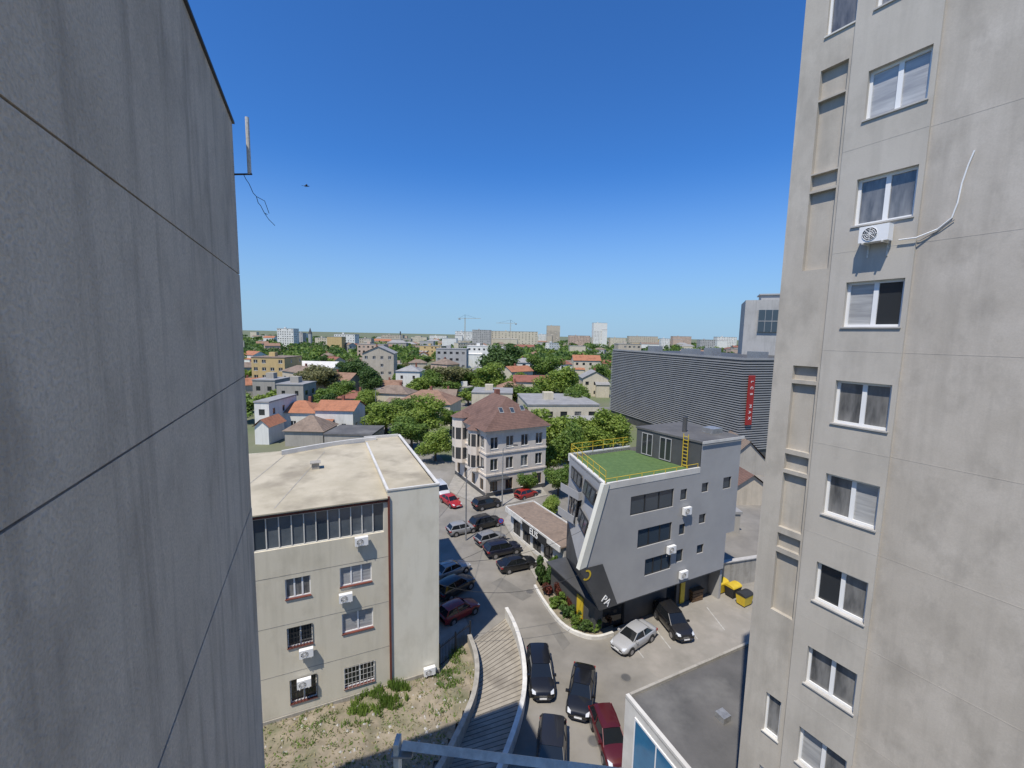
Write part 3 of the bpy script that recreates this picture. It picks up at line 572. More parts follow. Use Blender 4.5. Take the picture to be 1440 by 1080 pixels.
def bay(cx,cy,R,z0,z1,n=8):
    b=MB(); b.prism([(cx+R*math.cos(2*PI*k/n+.39),cy+R*math.sin(2*PI*k/n+.39)) for k in range(n)],z0,z1); o=b.build('bay','pinkw',root)
    for j in range(int((z1-z0)/3)):
        for k in (3,4,5,6):
            a=2*PI*k/n+.39; a2=2*PI*(k+1)/n+.39; p=Vector((cx+R*math.cos(a),cy+R*math.sin(a),0)); q=Vector((cx+R*math.cos(a2),cy+R*math.sin(a2),0)); d=q-p; nn=Vector((d.y,-d.x,0)).normalized()*.02
            g=MB(); zz=z0+.6+3.1*j; g.add([(p+d*.12+nn+Vector((0,0,zz)))[:],(p+d*.88+nn+Vector((0,0,zz)))[:],(p+d*.88+nn+Vector((0,0,zz+1.8)))[:],(p+d*.12+nn+Vector((0,0,zz+1.8)))[:]],[(0,1,2,3)]); g.build('bay_window','glass',o)
    g=MB(); g.add([(cx+(R+.3)*math.cos(2*PI*k/n+.39),cy+(R+.3)*math.sin(2*PI*k/n+.39),z1) for k in range(n)]+[(cx,cy,z1+.9)],[(k,(k+1)%n,n) for k in range(n)]+[tuple(range(n-1,-1,-1))]); g.build('bay_roof','tbrown',o)
bay(-.1,8.6,1.5,3.2,hp+.9); bay(-.0,3.4,1.2,3.2,hp-.1)
# ---------------------------------------------------------------- LOUVRED HALL
LC=Vector((43,80,0)); le=Vector((14.3,-44,0)).normalized(); LB=Frame(LC-le*46,le); LL=46.0; zl=19.2
root=thing('louvred_hall','large dark hall clad in horizontal grey louvres with a red banner','building',LB.p,LB.a)
b=MB(); b.box(0,LL,0,30,0,zl); b.build('wall','greydk',root)
b=MB(); zz=2.0
while zz<zl-.2:
    b.box(-.15,LL+.27,-.27,-.01,zz,zz+.2); b.box(LL+.01,LL+.27,-.01,30,zz,zz+.2); zz+=.46
b.build('louvres','slat',root)
b=MB(); b.box(-.1,LL+.1,-.1,.25,zl+.004,zl+.4); b.box(LL-.2,LL+.12,.25,30,zl+.004,zl+.4); b.build('parapet','slat',root)
RT=TR(LL,0,PI/2)
b=MB(); b.T=RT; b.box(1.0,2.4,-.62,-.4,7.0,16.4); bn=b.build('banner','red',root)
for i,ch in enumerate('LCS MAX'):
    if ch!=' ': text(ch,.85,'white',bn,RT@Matrix.Translation((1.7,-.66,15.2-i*1.15))@RX@Matrix.Rotation(-PI/2,4,'Z'))
for (x,y,w,h) in ((8,6,3,1.6),(20,7,4,1.3),(30,5,2.5,1.8),(38,9,3,1.4),(42,16,4,2.0)):
    b=MB(); b.box(x,x+w,y,y+2.5,zl,zl+h); b.build('rooftop_unit','metal',root)
q=at(1045,470,112); Q=Frame((q.x,q.y),(.9,-.40)); zq=at(1043,422,112).z
root=thing('office_tower','grey tower block with glazed stair behind the louvred hall','building',Q.p,Q.a)
b=MB(); b.box(0,22,0,15,0,zq); b.build('wall','w_grey',root)
b=MB(); b.box(3.0,9.3,-.5,-.01,zq-8,zq-2.5); wo=b.build('glazed_bay','glassb',root); b=MB()
for k in range(5): b.box(3.0+k*1.53,3.1+k*1.53,-.56,-.505,zq-8,zq-2.5)
b.box(3.0,9.3,-.57,-.51,zq-5.4,zq-5.2); b.build('mullions','slat',wo)
b=MB(); b.box(3.6,12,2,8,zq,zq+1.4); b.box(3.2,12.6,1.6,8.5,zq+1.404,zq+1.7); b.build('roof_room','grey',root)
# ---------------------------------------------------------------- generic houses
def house(X,Y,Wd,Dd,h,roof,rot,wall,rm,label,cat='house',fl=3.0,nx=None,detail=1,rise=None,group=None,name='house',gm='glass'):
    r=thing(name,label,cat,(X,Y,-.05),rot,group)
    nz=max(1,int(h/fl))
    for k in range(4):
        L_=[Wd,Dd][k%2]; n=nx if (nx and k%2==0) else max(1,int(L_/3.2)); n=min(n,14)
        vis=k in (0,3) if X>0 else k in (0,1)
        ww=min(random.choice((1.0,1.3,1.6)),L_/n*.5); ops=autow(L_,h,n,min(nz,12),.9,h/nz,ww,1.35) if (vis and detail) else []
        ops=[o for o in ops if random.random()<.85]
        b=MB(); b.T=faceT(k,Wd,Dd); b.wall(0,L_,0,h,ops,0,.15); b.build('wall',wall,r)
        for o in ops:
            if detail==2: window(r,faceT(k,Wd,Dd),*o,d=.13,n=2,gm=gm,sill='offwhite')
            else:
                g=MB(); g.T=faceT(k,Wd,Dd); g.quad((o[0],.12,o[2]),(o[1],.12,o[2]),(o[1],.12,o[3]),(o[0],.12,o[3])); g.build('window','curtain' if random.random()<.3 else gm,r)
    rs=rise or min(Wd,Dd)*.28; b=MB()
    if roof=='hip': hip(b,-.4,Wd+.4,-.4,Dd+.4,h+.01,rs)
    elif roof=='gable':
        if Wd>=Dd: b.add([(-.4,-.4,h),(Wd+.4,-.4,h),(Wd+.4,Dd/2,h+rs),(-.4,Dd/2,h+rs),(-.4,Dd+.4,h),(Wd+.4,Dd+.4,h)],[(0,1,2,3),(3,2,5,4)]); g=MB(); g.add([(0,0,h),(0,Dd,h),(0,Dd/2,h+rs-.1),(Wd,0,h),(Wd,Dd,h),(Wd,Dd/2,h+rs-.1)],[(0,2,1),(3,4,5)])
        else: b.add([(-.4,-.4,h),(-.4,Dd+.4,h),(Wd/2,Dd+.4,h+rs),(Wd/2,-.4,h+rs),(Wd+.4,-.4,h),(Wd+.4,Dd+.4,h)],[(0,3,2,1),(3,4,5,2)]); g=MB(); g.add([(0,0,h),(Wd,0,h),(Wd/2,0,h+rs-.1),(0,Dd,h),(Wd,Dd,h),(Wd/2,Dd,h+rs-.1)],[(0,1,2),(3,5,4)])
        g.build('gable',wall,r)
    else: b.box(-.15,Wd+.15,-.15,Dd+.15,h+.004,h+.3)
    ro=b.build('roof',rm,r)
    if roof!='flat' and detail: g=MB(); cx=Wd*random.uniform(.3,.7); g.box(cx,cx+.6,Dd*.55,Dd*.55+.6,h+rs*.4,h+rs+.9); g.build('chimney','tred',ro)
    elif detail and roof=='flat' and Wd>6: g=MB(); g.box(Wd*.3,Wd*.3+2.4,Dd*.4,Dd*.4+2.2,h+.3,h+2.0); g.build('stair_head',wall,ro)
    if detail and random.random()<.45 and Wd>7 and h>3:   # lean-to wing makes the outline less boxy
        g=MB(); ww=Wd*random.uniform(.35,.6); x0=random.choice((0,Wd-ww)); hh=h*random.uniform(.45,.75); g.box(x0,x0+ww,-2.6,-.01,0,hh); wg=g.build('wing',wall,r); g=MB(); g.add([(x0-.3,-2.9,hh+.02),(x0+ww+.3,-2.9,hh+.02),(x0+ww+.3,-.02,hh+.9),(x0-.3,-.02,hh+.9)],[(0,1,2,3)]); g.build('wing_roof',rm,wg)
    return r
OCC=[]
def hpx(u0,u1,vt,Y,Dd,roof,wall,rm,label,rot=0,detail=1,rise=0,cat='house',**kw):
    a=at(u0,480,Y); c=at(u1,480,Y); zt_=at((u0+u1)/2,vt,Y).z; Wd=(c.x-a.x)
    OCC.append(((a.x+c.x)/2,Y+Dd/2,max(Wd,Dd)*.62))
    return house(a.x,Y,Wd,Dd,max(2.5,zt_),roof,rot,wall,rm,label,cat,detail=detail,rise=rise or None,**kw)
hs=[
(352,399,503,170,14,'flat','w_yellow','told','ochre flat roofed block at the left edge of the town',0,2,0),
(352,384,535,128,9,'flat','w_concrete','sheet','plain concrete block with flat grey roof beside the left wall',0,1,0),
(386,424,541,120,8,'flat','w_concrete','sheet','rough grey concrete house with flat roof, left of the olive tree',0,1,0),
(412,467,517,185,12,'gable','w_white','offwhite','white roofed low hall beyond the concrete houses',0,0,2.5),
(376,440,580,98,9,'hip','w_white','torange','white house under a bright orange tiled roof',0,2,2.2),
(440,494,577,96,8,'gable','w_white','torange','white house with orange roof and wide windows left of the street trees',0,2,1.8),
(353,374,566,92,12,'flat','w_white','sheet','narrow white gable wall against the left building',0,1,0),
(395,450,606,84,7,'hip','w_concrete','told','old low house with pyramid of weathered tiles behind the sand roof',0,0,2.6),
(452,520,612,80,8,'flat','w_concrete','roofdk','low dark flat roof behind the sand coloured roof',0,0,0),
(352,372,600,85,6,'gable','w_white','torange','small red tiled roof tucked at the left wall',0,0,1.6),
(509,552,497,190,14,'gable','w_beige','sheet','beige three storey house with pale gable roof',0.15,2,3.2),
(556,590,522,170,10,'hip','w_white','sheet','white villa with dark roof and balconies',0,1,2.2),
(556,636,566,108,10,'hip','w_cream','tdull','cream house with long orange hipped roof behind the street trees',-.15,2,2.8),
(613,656,491,240,12,'flat','w_grey','sheet','blue grey office cube in the middle distance',0,1,0),
(657,698,487,300,12,'flat','w_white','offwhite','white modern building with stepped flat roof',0,1,0),
(722,764,510,220,10,'hip','w_white','sheet','white house with grey hipped roof left of the light trees',0,1,2.2),
(724,780,537,150,9,'gable','w_cream','tred','long low house with red roof right of centre',0,0,2.0),
(664,722,553,125,12,'flat','w_cream','sheet','low cream workshop with flat roof behind the brown roof',0,1,0),
(745,850,571,96,18,'flat','w_cream','sheet','long pale warehouse with grey roof and row of windows',.12,1,0),
(822,858,532,165,10,'gable','w_cream','sheet','cream gabled house left of the louvred hall',0,1,2.8),
(808,846,507,230,10,'gable','w_cream','torange','orange roofed house behind the light green trees',0,1,2.8),
(778,806,512,210,9,'hip','w_white','tred','white cottage with red hipped roof among trees',0,1,2.4),
(870,902,484,330,14,'flat','w_beige','sheet','beige block whose top shows over the louvred hall left end',0,1,0),
(1040,1090,650,72,8,'gable','w_concrete','told','old house with weathered brown tiles behind the grey building',-.1,0,3.4),
(1008,1062,742,49,5,'flat','w_concrete','sheet','low concrete outbuilding right of the grey building',0,0,0),
(1050,1100,690,58,6,'gable','w_beige','tbrown','small shed with brown tiled roof beside the tower',0,0,2),
(600,640,560,140,8,'gable','w_yellow','told','small ochre house with dull roof behind the orange roof',0,1,2),
(640,664,545,160,8,'flat','w_white','sheet','small white box house beyond the brown roof',0,1,0),
(700,736,546,145,8,'hip','w_beige','tdull','beige bungalow with orange roof beyond the workshop',0,1,2),
(470,508,560,130,8,'hip','w_cream','tred','cream bungalow with dark red roof behind dark trees',0,1,2)]
for h_ in hs: hpx(*h_)
sk=[(390,413,462,620,16,'w_white','white apartment slab on the horizon, far left'),(418,426,468,700,12,'w_grey','narrow grey block right of the far left slab'),(470,499,470,560,16,'w_white','wide white block on the skyline left of centre'),(443,462,475,620,14,'w_cream','low cream block on the left skyline'),(505,522,476,640,14,'w_beige','small beige block left of the long skyline block'),(536,566,471,900,18,'w_beige','long beige block on the skyline left of the cranes'),
(578,600,474,900,15,'w_cream','cream block on the skyline just left of the cranes'),(640,664,466,900,20,'w_white','white block under the left crane'),(664,690,464,760,20,'w_grey','grey glass fronted block beside the left crane'),(690,756,466,800,25,'w_cream','very long cream block under the right crane'),(769,787,458,1100,22,'w_beige','beige tower block right of the cranes'),(800,830,472,1000,16,'w_pink','pinkish low block between the two skyline towers'),(834,853,454,1000,22,'w_white','tall white tower block on the skyline'),
(858,880,475,1000,16,'w_cream','cream block just right of the white tower'),(884,925,473,1100,18,'w_beige','long beige flats right of the white tower'),(930,942,476,900,14,'w_white','small white block over the louvred hall'),(946,972,473,1200,18,'w_pink','pinkish flats over the middle of the louvred hall'),(985,1006,478,800,16,'w_grey','dark grey block over the louvred hall right end'),(1008,1036,474,900,16,'w_white','white flats left of the grey tower'),(365,386,472,1000,16,'w_beige','beige flats at the left end of the skyline'),
(604,628,472,1300,20,'w_white','pale block on the skyline behind the blue grey cube'),(757,768,470,1200,14,'w_white','little white block at the foot of the beige tower')]
for (u0,u1,vt,Y,Dd,w,l) in sk: hpx(u0,u1,vt,Y,Dd,'flat',w,'sheet',l,name='apartment_block',cat='building',fl=3.0)
def crane(u,vt,Y,jl,jr,label):
    p=at(u,vt,Y); r=thing('tower_crane',label,'crane',(p.x,p.y,0),0,'construction cranes'); h=p.z
    b=MB()
    for sx_ in (-1,1):
        for sy in (-1,1): b.box(sx_*.7-.13,sx_*.7+.13,sy*.7-.13,sy*.7+.13,0,h)
    k=0
    while k<h-2: b.tube([(-.7,-.7,k),(.7,-.7,k+2)],.1,4); b.tube([(.7,.7,k),(-.7,.7,k+2)],.1,4); k+=2
    b.build('mast','crane',r); s=Y/F
    b=MB(); b.box(-jl*s,jr*s,-.3,.3,h-.9,h-.4); b.build('jib','crane',r)
    b=MB(); b.box(-jl*s*.9 if jl<jr else jr*s*.7,(-jl*s*.9 if jl<jr else jr*s*.7)+3,-1,1,h-3,h-1.2); b.build('counterweight','metal',r)
    b=MB(); b.tube([(0,0,h-.5),(0,0,h+5)],.25,5); b.tube([(0,0,h+5),(jr*s*.7,0,h-.2)],.1,4); b.tube([(0,0,h+5),(-jl*s*.8,0,h-.2)],.1,4); b.build('tie_bars','darkmetal',r)
crane(654,447,700,10,22,'construction crane on the skyline, left of the two'); crane(718,454,750,20,9,'construction crane on the skyline, right of the two')
for (u,vt,Y,l) in ((436,461,600,'dark church spire on the left skyline'),(563,466,900,'thin factory chimney on the skyline')):
    p=at(u,vt,Y); r=thing('church_spire' if u<500 else 'chimney_stack',l,'tower',(p.x,p.y,0)); b=MB(); b.tube([(0,0,0),(0,0,p.z*.7)],2.6 if u<500 else 1.5,8); b.build('shaft','w_grey',r); b=MB(); b.tube([(0,0,p.z*.7),(0,0,p.z)],[2.8,.2] if u<500 else [1.4,1.2],8); b.build('tip','greydk',r)
occ=lambda x,y,R: any((x-a)**2+(y-b)**2<(R+c)**2 for a,b,c in OCC)
OCC+=[(-13,30,16),(0,67,14),(14,40,17),(38,100,30),(28,118,22),(-1,60,12)]
cnt=0; tries=0; colw=['white','cream','beige','grey','white','concrete','pink','cream','yellow']; rfs=[('hip','tdull','orange hipped roof'),('gable','torange','orange gabled roof'),('gable','told','weathered brown roof'),('hip','sheet','grey hipped roof'),('flat','sheet','flat grey roof'),('gable','tred','red gabled roof'),('flat','offwhite','flat pale roof'),('hip','told','brown hipped roof'),('gable','tdull','dull orange roof')]
def zone(u):
    return 'behind the sand roof' if u<470 else 'behind the street trees' if u<600 else 'beyond the brown roof' if u<730 else 'left of the louvres' if u<860 else 'beyond the louvred hall'
def dist(Y): return 'nearer' if Y<220 else 'distant' if Y<420 else 'remote'
while cnt<98 and tries<5000:
    tries+=1; Y=120*math.exp(random.random()*1.7); X=random.uniform(-.66,.66)*Y; R=7
    if occ(X,Y,R+1): continue
    if X>30 and Y<200: continue
    cw=random.choice(colw); rf=random.choice(rfs); hgt=random.choice([3.2,3.6,3.8,5.4,5.8,6.2,8.2]); Wd=random.uniform(7,16); Dd=random.uniform(7,10)
    if random.random()<.10 and Y>320: hgt=random.uniform(10,14); rf=rfs[4]; Wd=random.uniform(14,24)
    st=['one','two','three','four','five','six'][min(5,max(0,int(hgt/3.0)-1))]
    u=px((X+Wd/2,Y,5))[0]
    house(X-Wd/2,Y-Dd/2,Wd,Dd,hgt,rf[0],random.uniform(-.8,.8),'w_'+cw,rf[1],f'{dist(Y)} {cw} {st} storey house, {rf[2]}, {zone(u)}',group='houses of the town')
    OCC.append((X,Y,R)); cnt+=1
# ---------------------------------------------------------------- vegetation
def rawmesh(name,V,N,m):
    me=bpy.data.meshes.new(name); me.vertices.add(4*N); me.vertices.foreach_set('co',V.ravel()); me.loops.add(4*N); me.loops.foreach_set('vertex_index',np.arange(4*N,dtype=np.int32)); me.polygons.add(N); me.polygons.foreach_set('loop_start',np.arange(0,4*N,4,dtype=np.int32)); me.polygons.foreach_set('loop_total',np.full(N,4,dtype=np.int32)); me.update(calc_edges=True); me.materials.append(m); return me
def crownmesh(name,m,n,leaf,lobes,seed):
    rs_=np.random.RandomState(seed); L_=[]
    for k in range(lobes):
        a=rs_.uniform(0,2*PI); q=rs_.uniform(0.05,.30); L_.append((q*math.cos(a),q*math.sin(a),rs_.uniform(.34,.86),rs_.uniform(.09,.19)))
    L_.append((0,0,.6,.23))
    w=np.array([l[3]**2 for l in L_]); w/=w.sum(); idx=rs_.choice(len(L_),n,p=w); A=np.array(L_)
    d=rs_.normal(size=(n,3)); d/=np.linalg.norm(d,axis=1)[:,None]; rad=A[idx,3]*(rs_.uniform(.45,1.12,n))
    c=A[idx,:3]+d*rad[:,None]*np.array([1,1,.95])
    nn=d+rs_.normal(size=(n,3))*.7; nn/=np.linalg.norm(nn,axis=1)[:,None]
    t=np.cross(nn,rs_.normal(size=(n,3))); t/=np.linalg.norm(t,axis=1)[:,None]; s=np.cross(nn,t); sz=(leaf*rs_.uniform(.5,1.3,n))[:,None]
    V=np.stack([c-t*sz-s*sz*.55,c+t*sz*.2-s*sz*.8,c+t*sz+s*sz*.3,c-t*sz*.3+s*sz*.8],1).reshape(-1,3)
    return rawmesh(name,V,n,m)
def trunkmesh():
    b=MB(); b.tube([(0,0,0),(.008,0,.2),(0,.01,.45),(.01,0,.75)],[.03,.022,.015,.004],8)
    for k in range(7):
        a=k*2.4; z=.26+.05*k; b.tube([(0,0,z),(.1*math.cos(a),.1*math.sin(a),z+.1),(.22*math.cos(a),.22*math.sin(a),z+.2)],[.012,.008,.002],6)
    me=bpy.data.meshes.new('trunk'); me.from_pydata(b.v,[],b.f); me.materials.append(MT['bark']); return me
TM=trunkmesh(); CH=[[crownmesh('crown',LEAF[k],8500,.019,17,k*7+s) for s in range(3)] for k in range(4)]; CL=[[crownmesh('crown',LEAF[k],1600,.038,12,k*5+50+s) for s in range(4)] for k in range(4)]
TN=['light green','mid green','dark green','olive green']
def tree(X,Y,h,w,k,label,hi=False,name='tree',z=0):
    r=thing(name,label,'tree',(X,Y,z),random.uniform(0,6),'trees of the town'); s=w/.72; r.scale=(s,s,h)
    for nm,me in (('trunk',TM),('crown',random.choice((CH if hi else CL)[k]))):
        o=bpy.data.objects.new(nm,me); C.objects.link(o); o.parent=r
    return r
def tpx(u,vt,Y,wpx,k,hi,label): p=at(u,vt,Y); tree(p.x,Y,p.z*1.05,wpx*Y/F,k,label,hi); OCC.append((p.x,Y,wpx*Y/F*.3))
for t in ((543,568,96,74,0,1,'large light green street tree behind the sand coloured roof'),(600,560,92,66,0,1,'round light green tree left of the brown roof'),(578,590,82,62,1,1,'mid green tree leaning over the street end'),(612,600,76,50,0,1,'light green tree just left of the pinkish house'),(634,575,98,34,1,1,'green tree peeking behind the brown roof'),(570,556,104,40,1,1,'mid green tree behind the large light green street tree'),
(780,578,76,74,0,1,'light green tree between corner house and grey building'),(766,625,67,54,0,1,'green tree right beside the pinkish house'),(800,600,68,56,1,1,'small tree behind the roof terrace left corner'),(786,655,60,46,1,1,'low leafy tree behind the shop row'),(776,700,53,34,0,1,'small light green tree between shop row and grey building'),(828,584,84,62,0,1,'broad tree behind the green terrace'),(862,572,84,66,0,1,'dense green tree in front of the louvred hall'),(742,664,60,30,1,1,'bush like tree by the red parked hatchback'),
(455,515,150,66,3,1,'olive brown tree behind the orange roofs'),(497,505,165,52,2,1,'dark green tree left of the beige gabled house'),(520,516,150,44,2,1,'dark tree in front of the beige gabled house'),(484,536,136,44,1,1,'mid green tree beside the dark trees'),(516,548,120,40,0,1,'light green tree in front of the dark trees'),(705,484,205,64,2,1,'large dark green tree in the centre distance'),(690,513,160,56,0,1,'light green tree below the large dark tree'),(632,514,165,60,3,1,'bare looking olive tree in the centre left'),(606,522,160,44,1,1,'green tree behind the orange hipped roof'),(790,512,146,66,0,1,'bright green tree above the warehouse roof'),(765,500,190,50,1,1,'green tree behind the bright green one'),(845,510,190,40,1,1,'green tree at the louvred hall corner'),(816,545,112,44,1,1,'green tree over the warehouse end'),(722,566,98,40,1,1,'green tree beside the warehouse wall'),(660,520,170,50,1,1,'mid green tree beyond the brown roof, left side'),(735,522,170,44,0,1,'light green tree in front of the grey roofed white house')): tpx(*t)
cnt=0; tries=0
while cnt<240 and tries<12000:
    tries+=1; Y=100*math.exp(random.random()*1.55); X=random.uniform(-.68,.68)*Y
    if X>25 and Y<150: continue
    if occ(X,Y,-1.5): continue
    if Y<112 and abs(X)<30: continue
    h=random.uniform(5,9.5)*(1 if Y>150 else .8); w=h*random.uniform(.8,1.25); k=random.choice([0,0,0,1,1,1,2,3]); u=px((X,Y,5))[0]
    tree(X,Y,h,w,k,f'{"small" if h<6.8 else "large"} {TN[k]} {dist(Y)} tree {zone(u)}'); cnt+=1
def clumps(n,Y0,Y1,leaf,per,name,label,m,hmin,hmax):
    rs_=np.random.RandomState(5+n)
    Y=Y0*np.exp(rs_.rand(n)*math.log(Y1/Y0)); X=rs_.uniform(-.72,.72,n)*Y; hh=rs_.uniform(hmin,hmax,n); R=rs_.uniform(3,7,n)*(1+Y/1500)
    X=np.repeat(X,per);Yy=np.repeat(Y,per);hh=np.repeat(hh,per);R=np.repeat(R,per); N=n*per
    d=rs_.normal(size=(N,3)); d/=np.linalg.norm(d,axis=1)[:,None]; q=rs_.uniform(.5,1.05,N)[:,None]
    c=np.stack([X,Yy,hh*.55],1)+d*q*np.stack([R,R,hh*.45],1)
    nn=d+rs_.normal(size=(N,3))*.6; nn/=np.linalg.norm(nn,axis=1)[:,None]; t=np.cross(nn,rs_.normal(size=(N,3))); t/=np.linalg.norm(t,axis=1)[:,None]; s=np.cross(nn,t); sz=(leaf*(1+Yy/900)*rs_.uniform(.5,1.3,N))[:,None]
    V=np.stack([c-t*sz-s*sz*.6,c+t*sz*.2-s*sz*.8,c+t*sz+s*sz*.4,c-t*sz*.3+s*sz*.8],1).reshape(-1,3)
    o=bpy.data.objects.new(name,rawmesh(name,V,N,m)); C.objects.link(o); tag(o,label,'trees',kind='stuff')
clumps(480,330,1500,.9,70,'distant_woodland','dark green mass of far off trees below the skyline',LEAF[2],6,10)
clumps(620,290,1400,.9,70,'distant_woodland','lighter green mass of far off trees between the distant roofs',LEAF[1],5,9.5)
cnt=0
while cnt<95:
    Y=random.uniform(480,1700); X=random.uniform(-.64,.64)*Y; Wd=random.uniform(8,36); hh=random.choice([6,7,7,8,9,10,12,17]); cw=random.choice(colw); rf=random.choice(rfs)
    if hh>10: rf=rfs[4]; Wd=random.uniform(10,20)
    u=px((X,Y,5))[0]; house(X,Y,Wd,12,hh,rf[0],0,'w_'+cw,rf[1],f'tiny {cw} horizon block, {rf[2]}, {zone(u)}',detail=0,group='blocks near the horizon'); cnt+=1
# planting bed
bed=[G(u,v) for u,v in ((752,826),(765,848),(788,878),(812,893),(838,899),(862,893),(862,872),(835,850),(800,815),(775,800),(758,805))]
b=MB(); b.add([(p.x,p.y,.12) for p in bed],[tuple(range(len(bed)))]); tag(b.build('planting_bed','dirt'),kind='structure')
k_=pathwall('kerb',bed[:6],.22,0,.28,'wallwhite'); tag(k_,kind='structure')
BM=[[crownmesh('foliage',LEAF[k],900,.055,6,90+k*3+s) for s in range(2)] for k in range(5)]
for (u,v,h,w,k,l) in ((760,822,2.6,1.2,2,'tall dark conifer shrub at the far end of the planting bed'),(778,812,2.4,1.4,1,'leafy green shrub against the shop front'),(768,838,1.5,1.1,4,'reddish shrub near the far kerb of the bed'),(781,856,1.3,1.2,1,'round green shrub in the middle of the bed'),(786,842,1.8,1.2,4,'dark red shrub in the middle of the bed'),(797,870,1.3,1.1,2,'dark green shrub by the white kerb'),(808,882,1.2,1.1,1,'green shrub at the bend of the kerb'),(806,858,1.6,1.2,4,'red leafed bush under the slanted corner'),(822,890,1.1,1.0,2,'low dark shrub near the kerb tip'),(838,888,1.2,1.2,1,'green shrub at the right end of the bed'),(851,880,1.3,1.1,4,'red shrub at the right end of the bed'),(800,838,2.2,1.1,2,'narrow dark shrub against the dark base wall'),(790,824,2.0,1.1,1,'green shrub beside the shop corner'),(772,826,1.9,1.2,2,'dark green shrub between the conifer and the middle of the bed'),(820,872,1.5,1.1,2,'dark shrub tucked under the dark slanted base'),(793,852,1.4,1.1,1,'light green shrub just right of the dark red shrub')):
    p=G(u,v); r=thing('shrub',l,'shrub',(p.x,p.y,.05),random.random()*6,'shrubs in the planting bed')
    o=bpy.data.objects.new('foliage',random.choice(BM[k])); C.objects.link(o); o.parent=r; o.scale=(w/.7,w/.7,h*1.3); o.location=(0,0,-.3*h)
    o=bpy.data.objects.new('stem',TM); C.objects.link(o); o.parent=r; o.scale=(w/.8,w/.8,h)
# ---------------------------------------------------------------- CARS
def paint(c):
    k='paint_%d_%d_%d'%tuple(int(x*999) for x in c)
    if k not in MT: MT[k]=mat(k,c,rough=.4,metal=.2,coat=.6)
    return k
SH={'sedan':dict(L=4.6,w=.9,st=[(-2.3,.70,.45,.86),(-2.2,.82,.32,.98),(-1.9,.88,.25,1.02),(-1.2,.9,.2,1.0),(-.3,.91,.2,.98),(.7,.91,.2,.97),(1.1,.9,.2,.93),(1.7,.88,.24,.84),(2.1,.80,.28,.72),(2.28,.64,.36,.58)],cab=(-1.75,1.05,-1.05,.3,1.43,.80,.60)),
'hatch':dict(L=4.1,w=.87,st=[(-2.05,.72,.42,.9),(-1.98,.82,.3,1.0),(-1.6,.87,.24,1.03),(-.9,.87,.2,1.0),(.5,.88,.2,.98),(.95,.87,.22,.95),(1.5,.85,.24,.84),(1.85,.78,.3,.7),(2.02,.62,.38,.58)],cab=(-1.98,.98,-1.55,.2,1.5,.78,.60)),
'suv':dict(L=4.6,w=.94,st=[(-2.3,.78,.5,1.02),(-2.22,.88,.38,1.12),(-1.8,.93,.3,1.15),(-1,.94,.28,1.13),(.5,.94,.28,1.1),(1.0,.94,.3,1.07),(1.7,.92,.32,.99),(2.1,.85,.36,.86),(2.28,.7,.42,.7)],cab=(-2.2,1.1,-1.8,.3,1.68,.86,.68)),
'van':dict(L=4.9,w=.95,st=[(-2.45,.85,.45,1.15),(-2.4,.92,.35,1.25),(-1.5,.95,.3,1.25),(.6,.95,.3,1.2),(1.3,.94,.3,1.15),(1.9,.92,.34,1.0),(2.35,.8,.4,.8),(2.45,.7,.45,.65)],cab=(-2.38,1.6,-2.25,.9,1.9,.9,.78))}
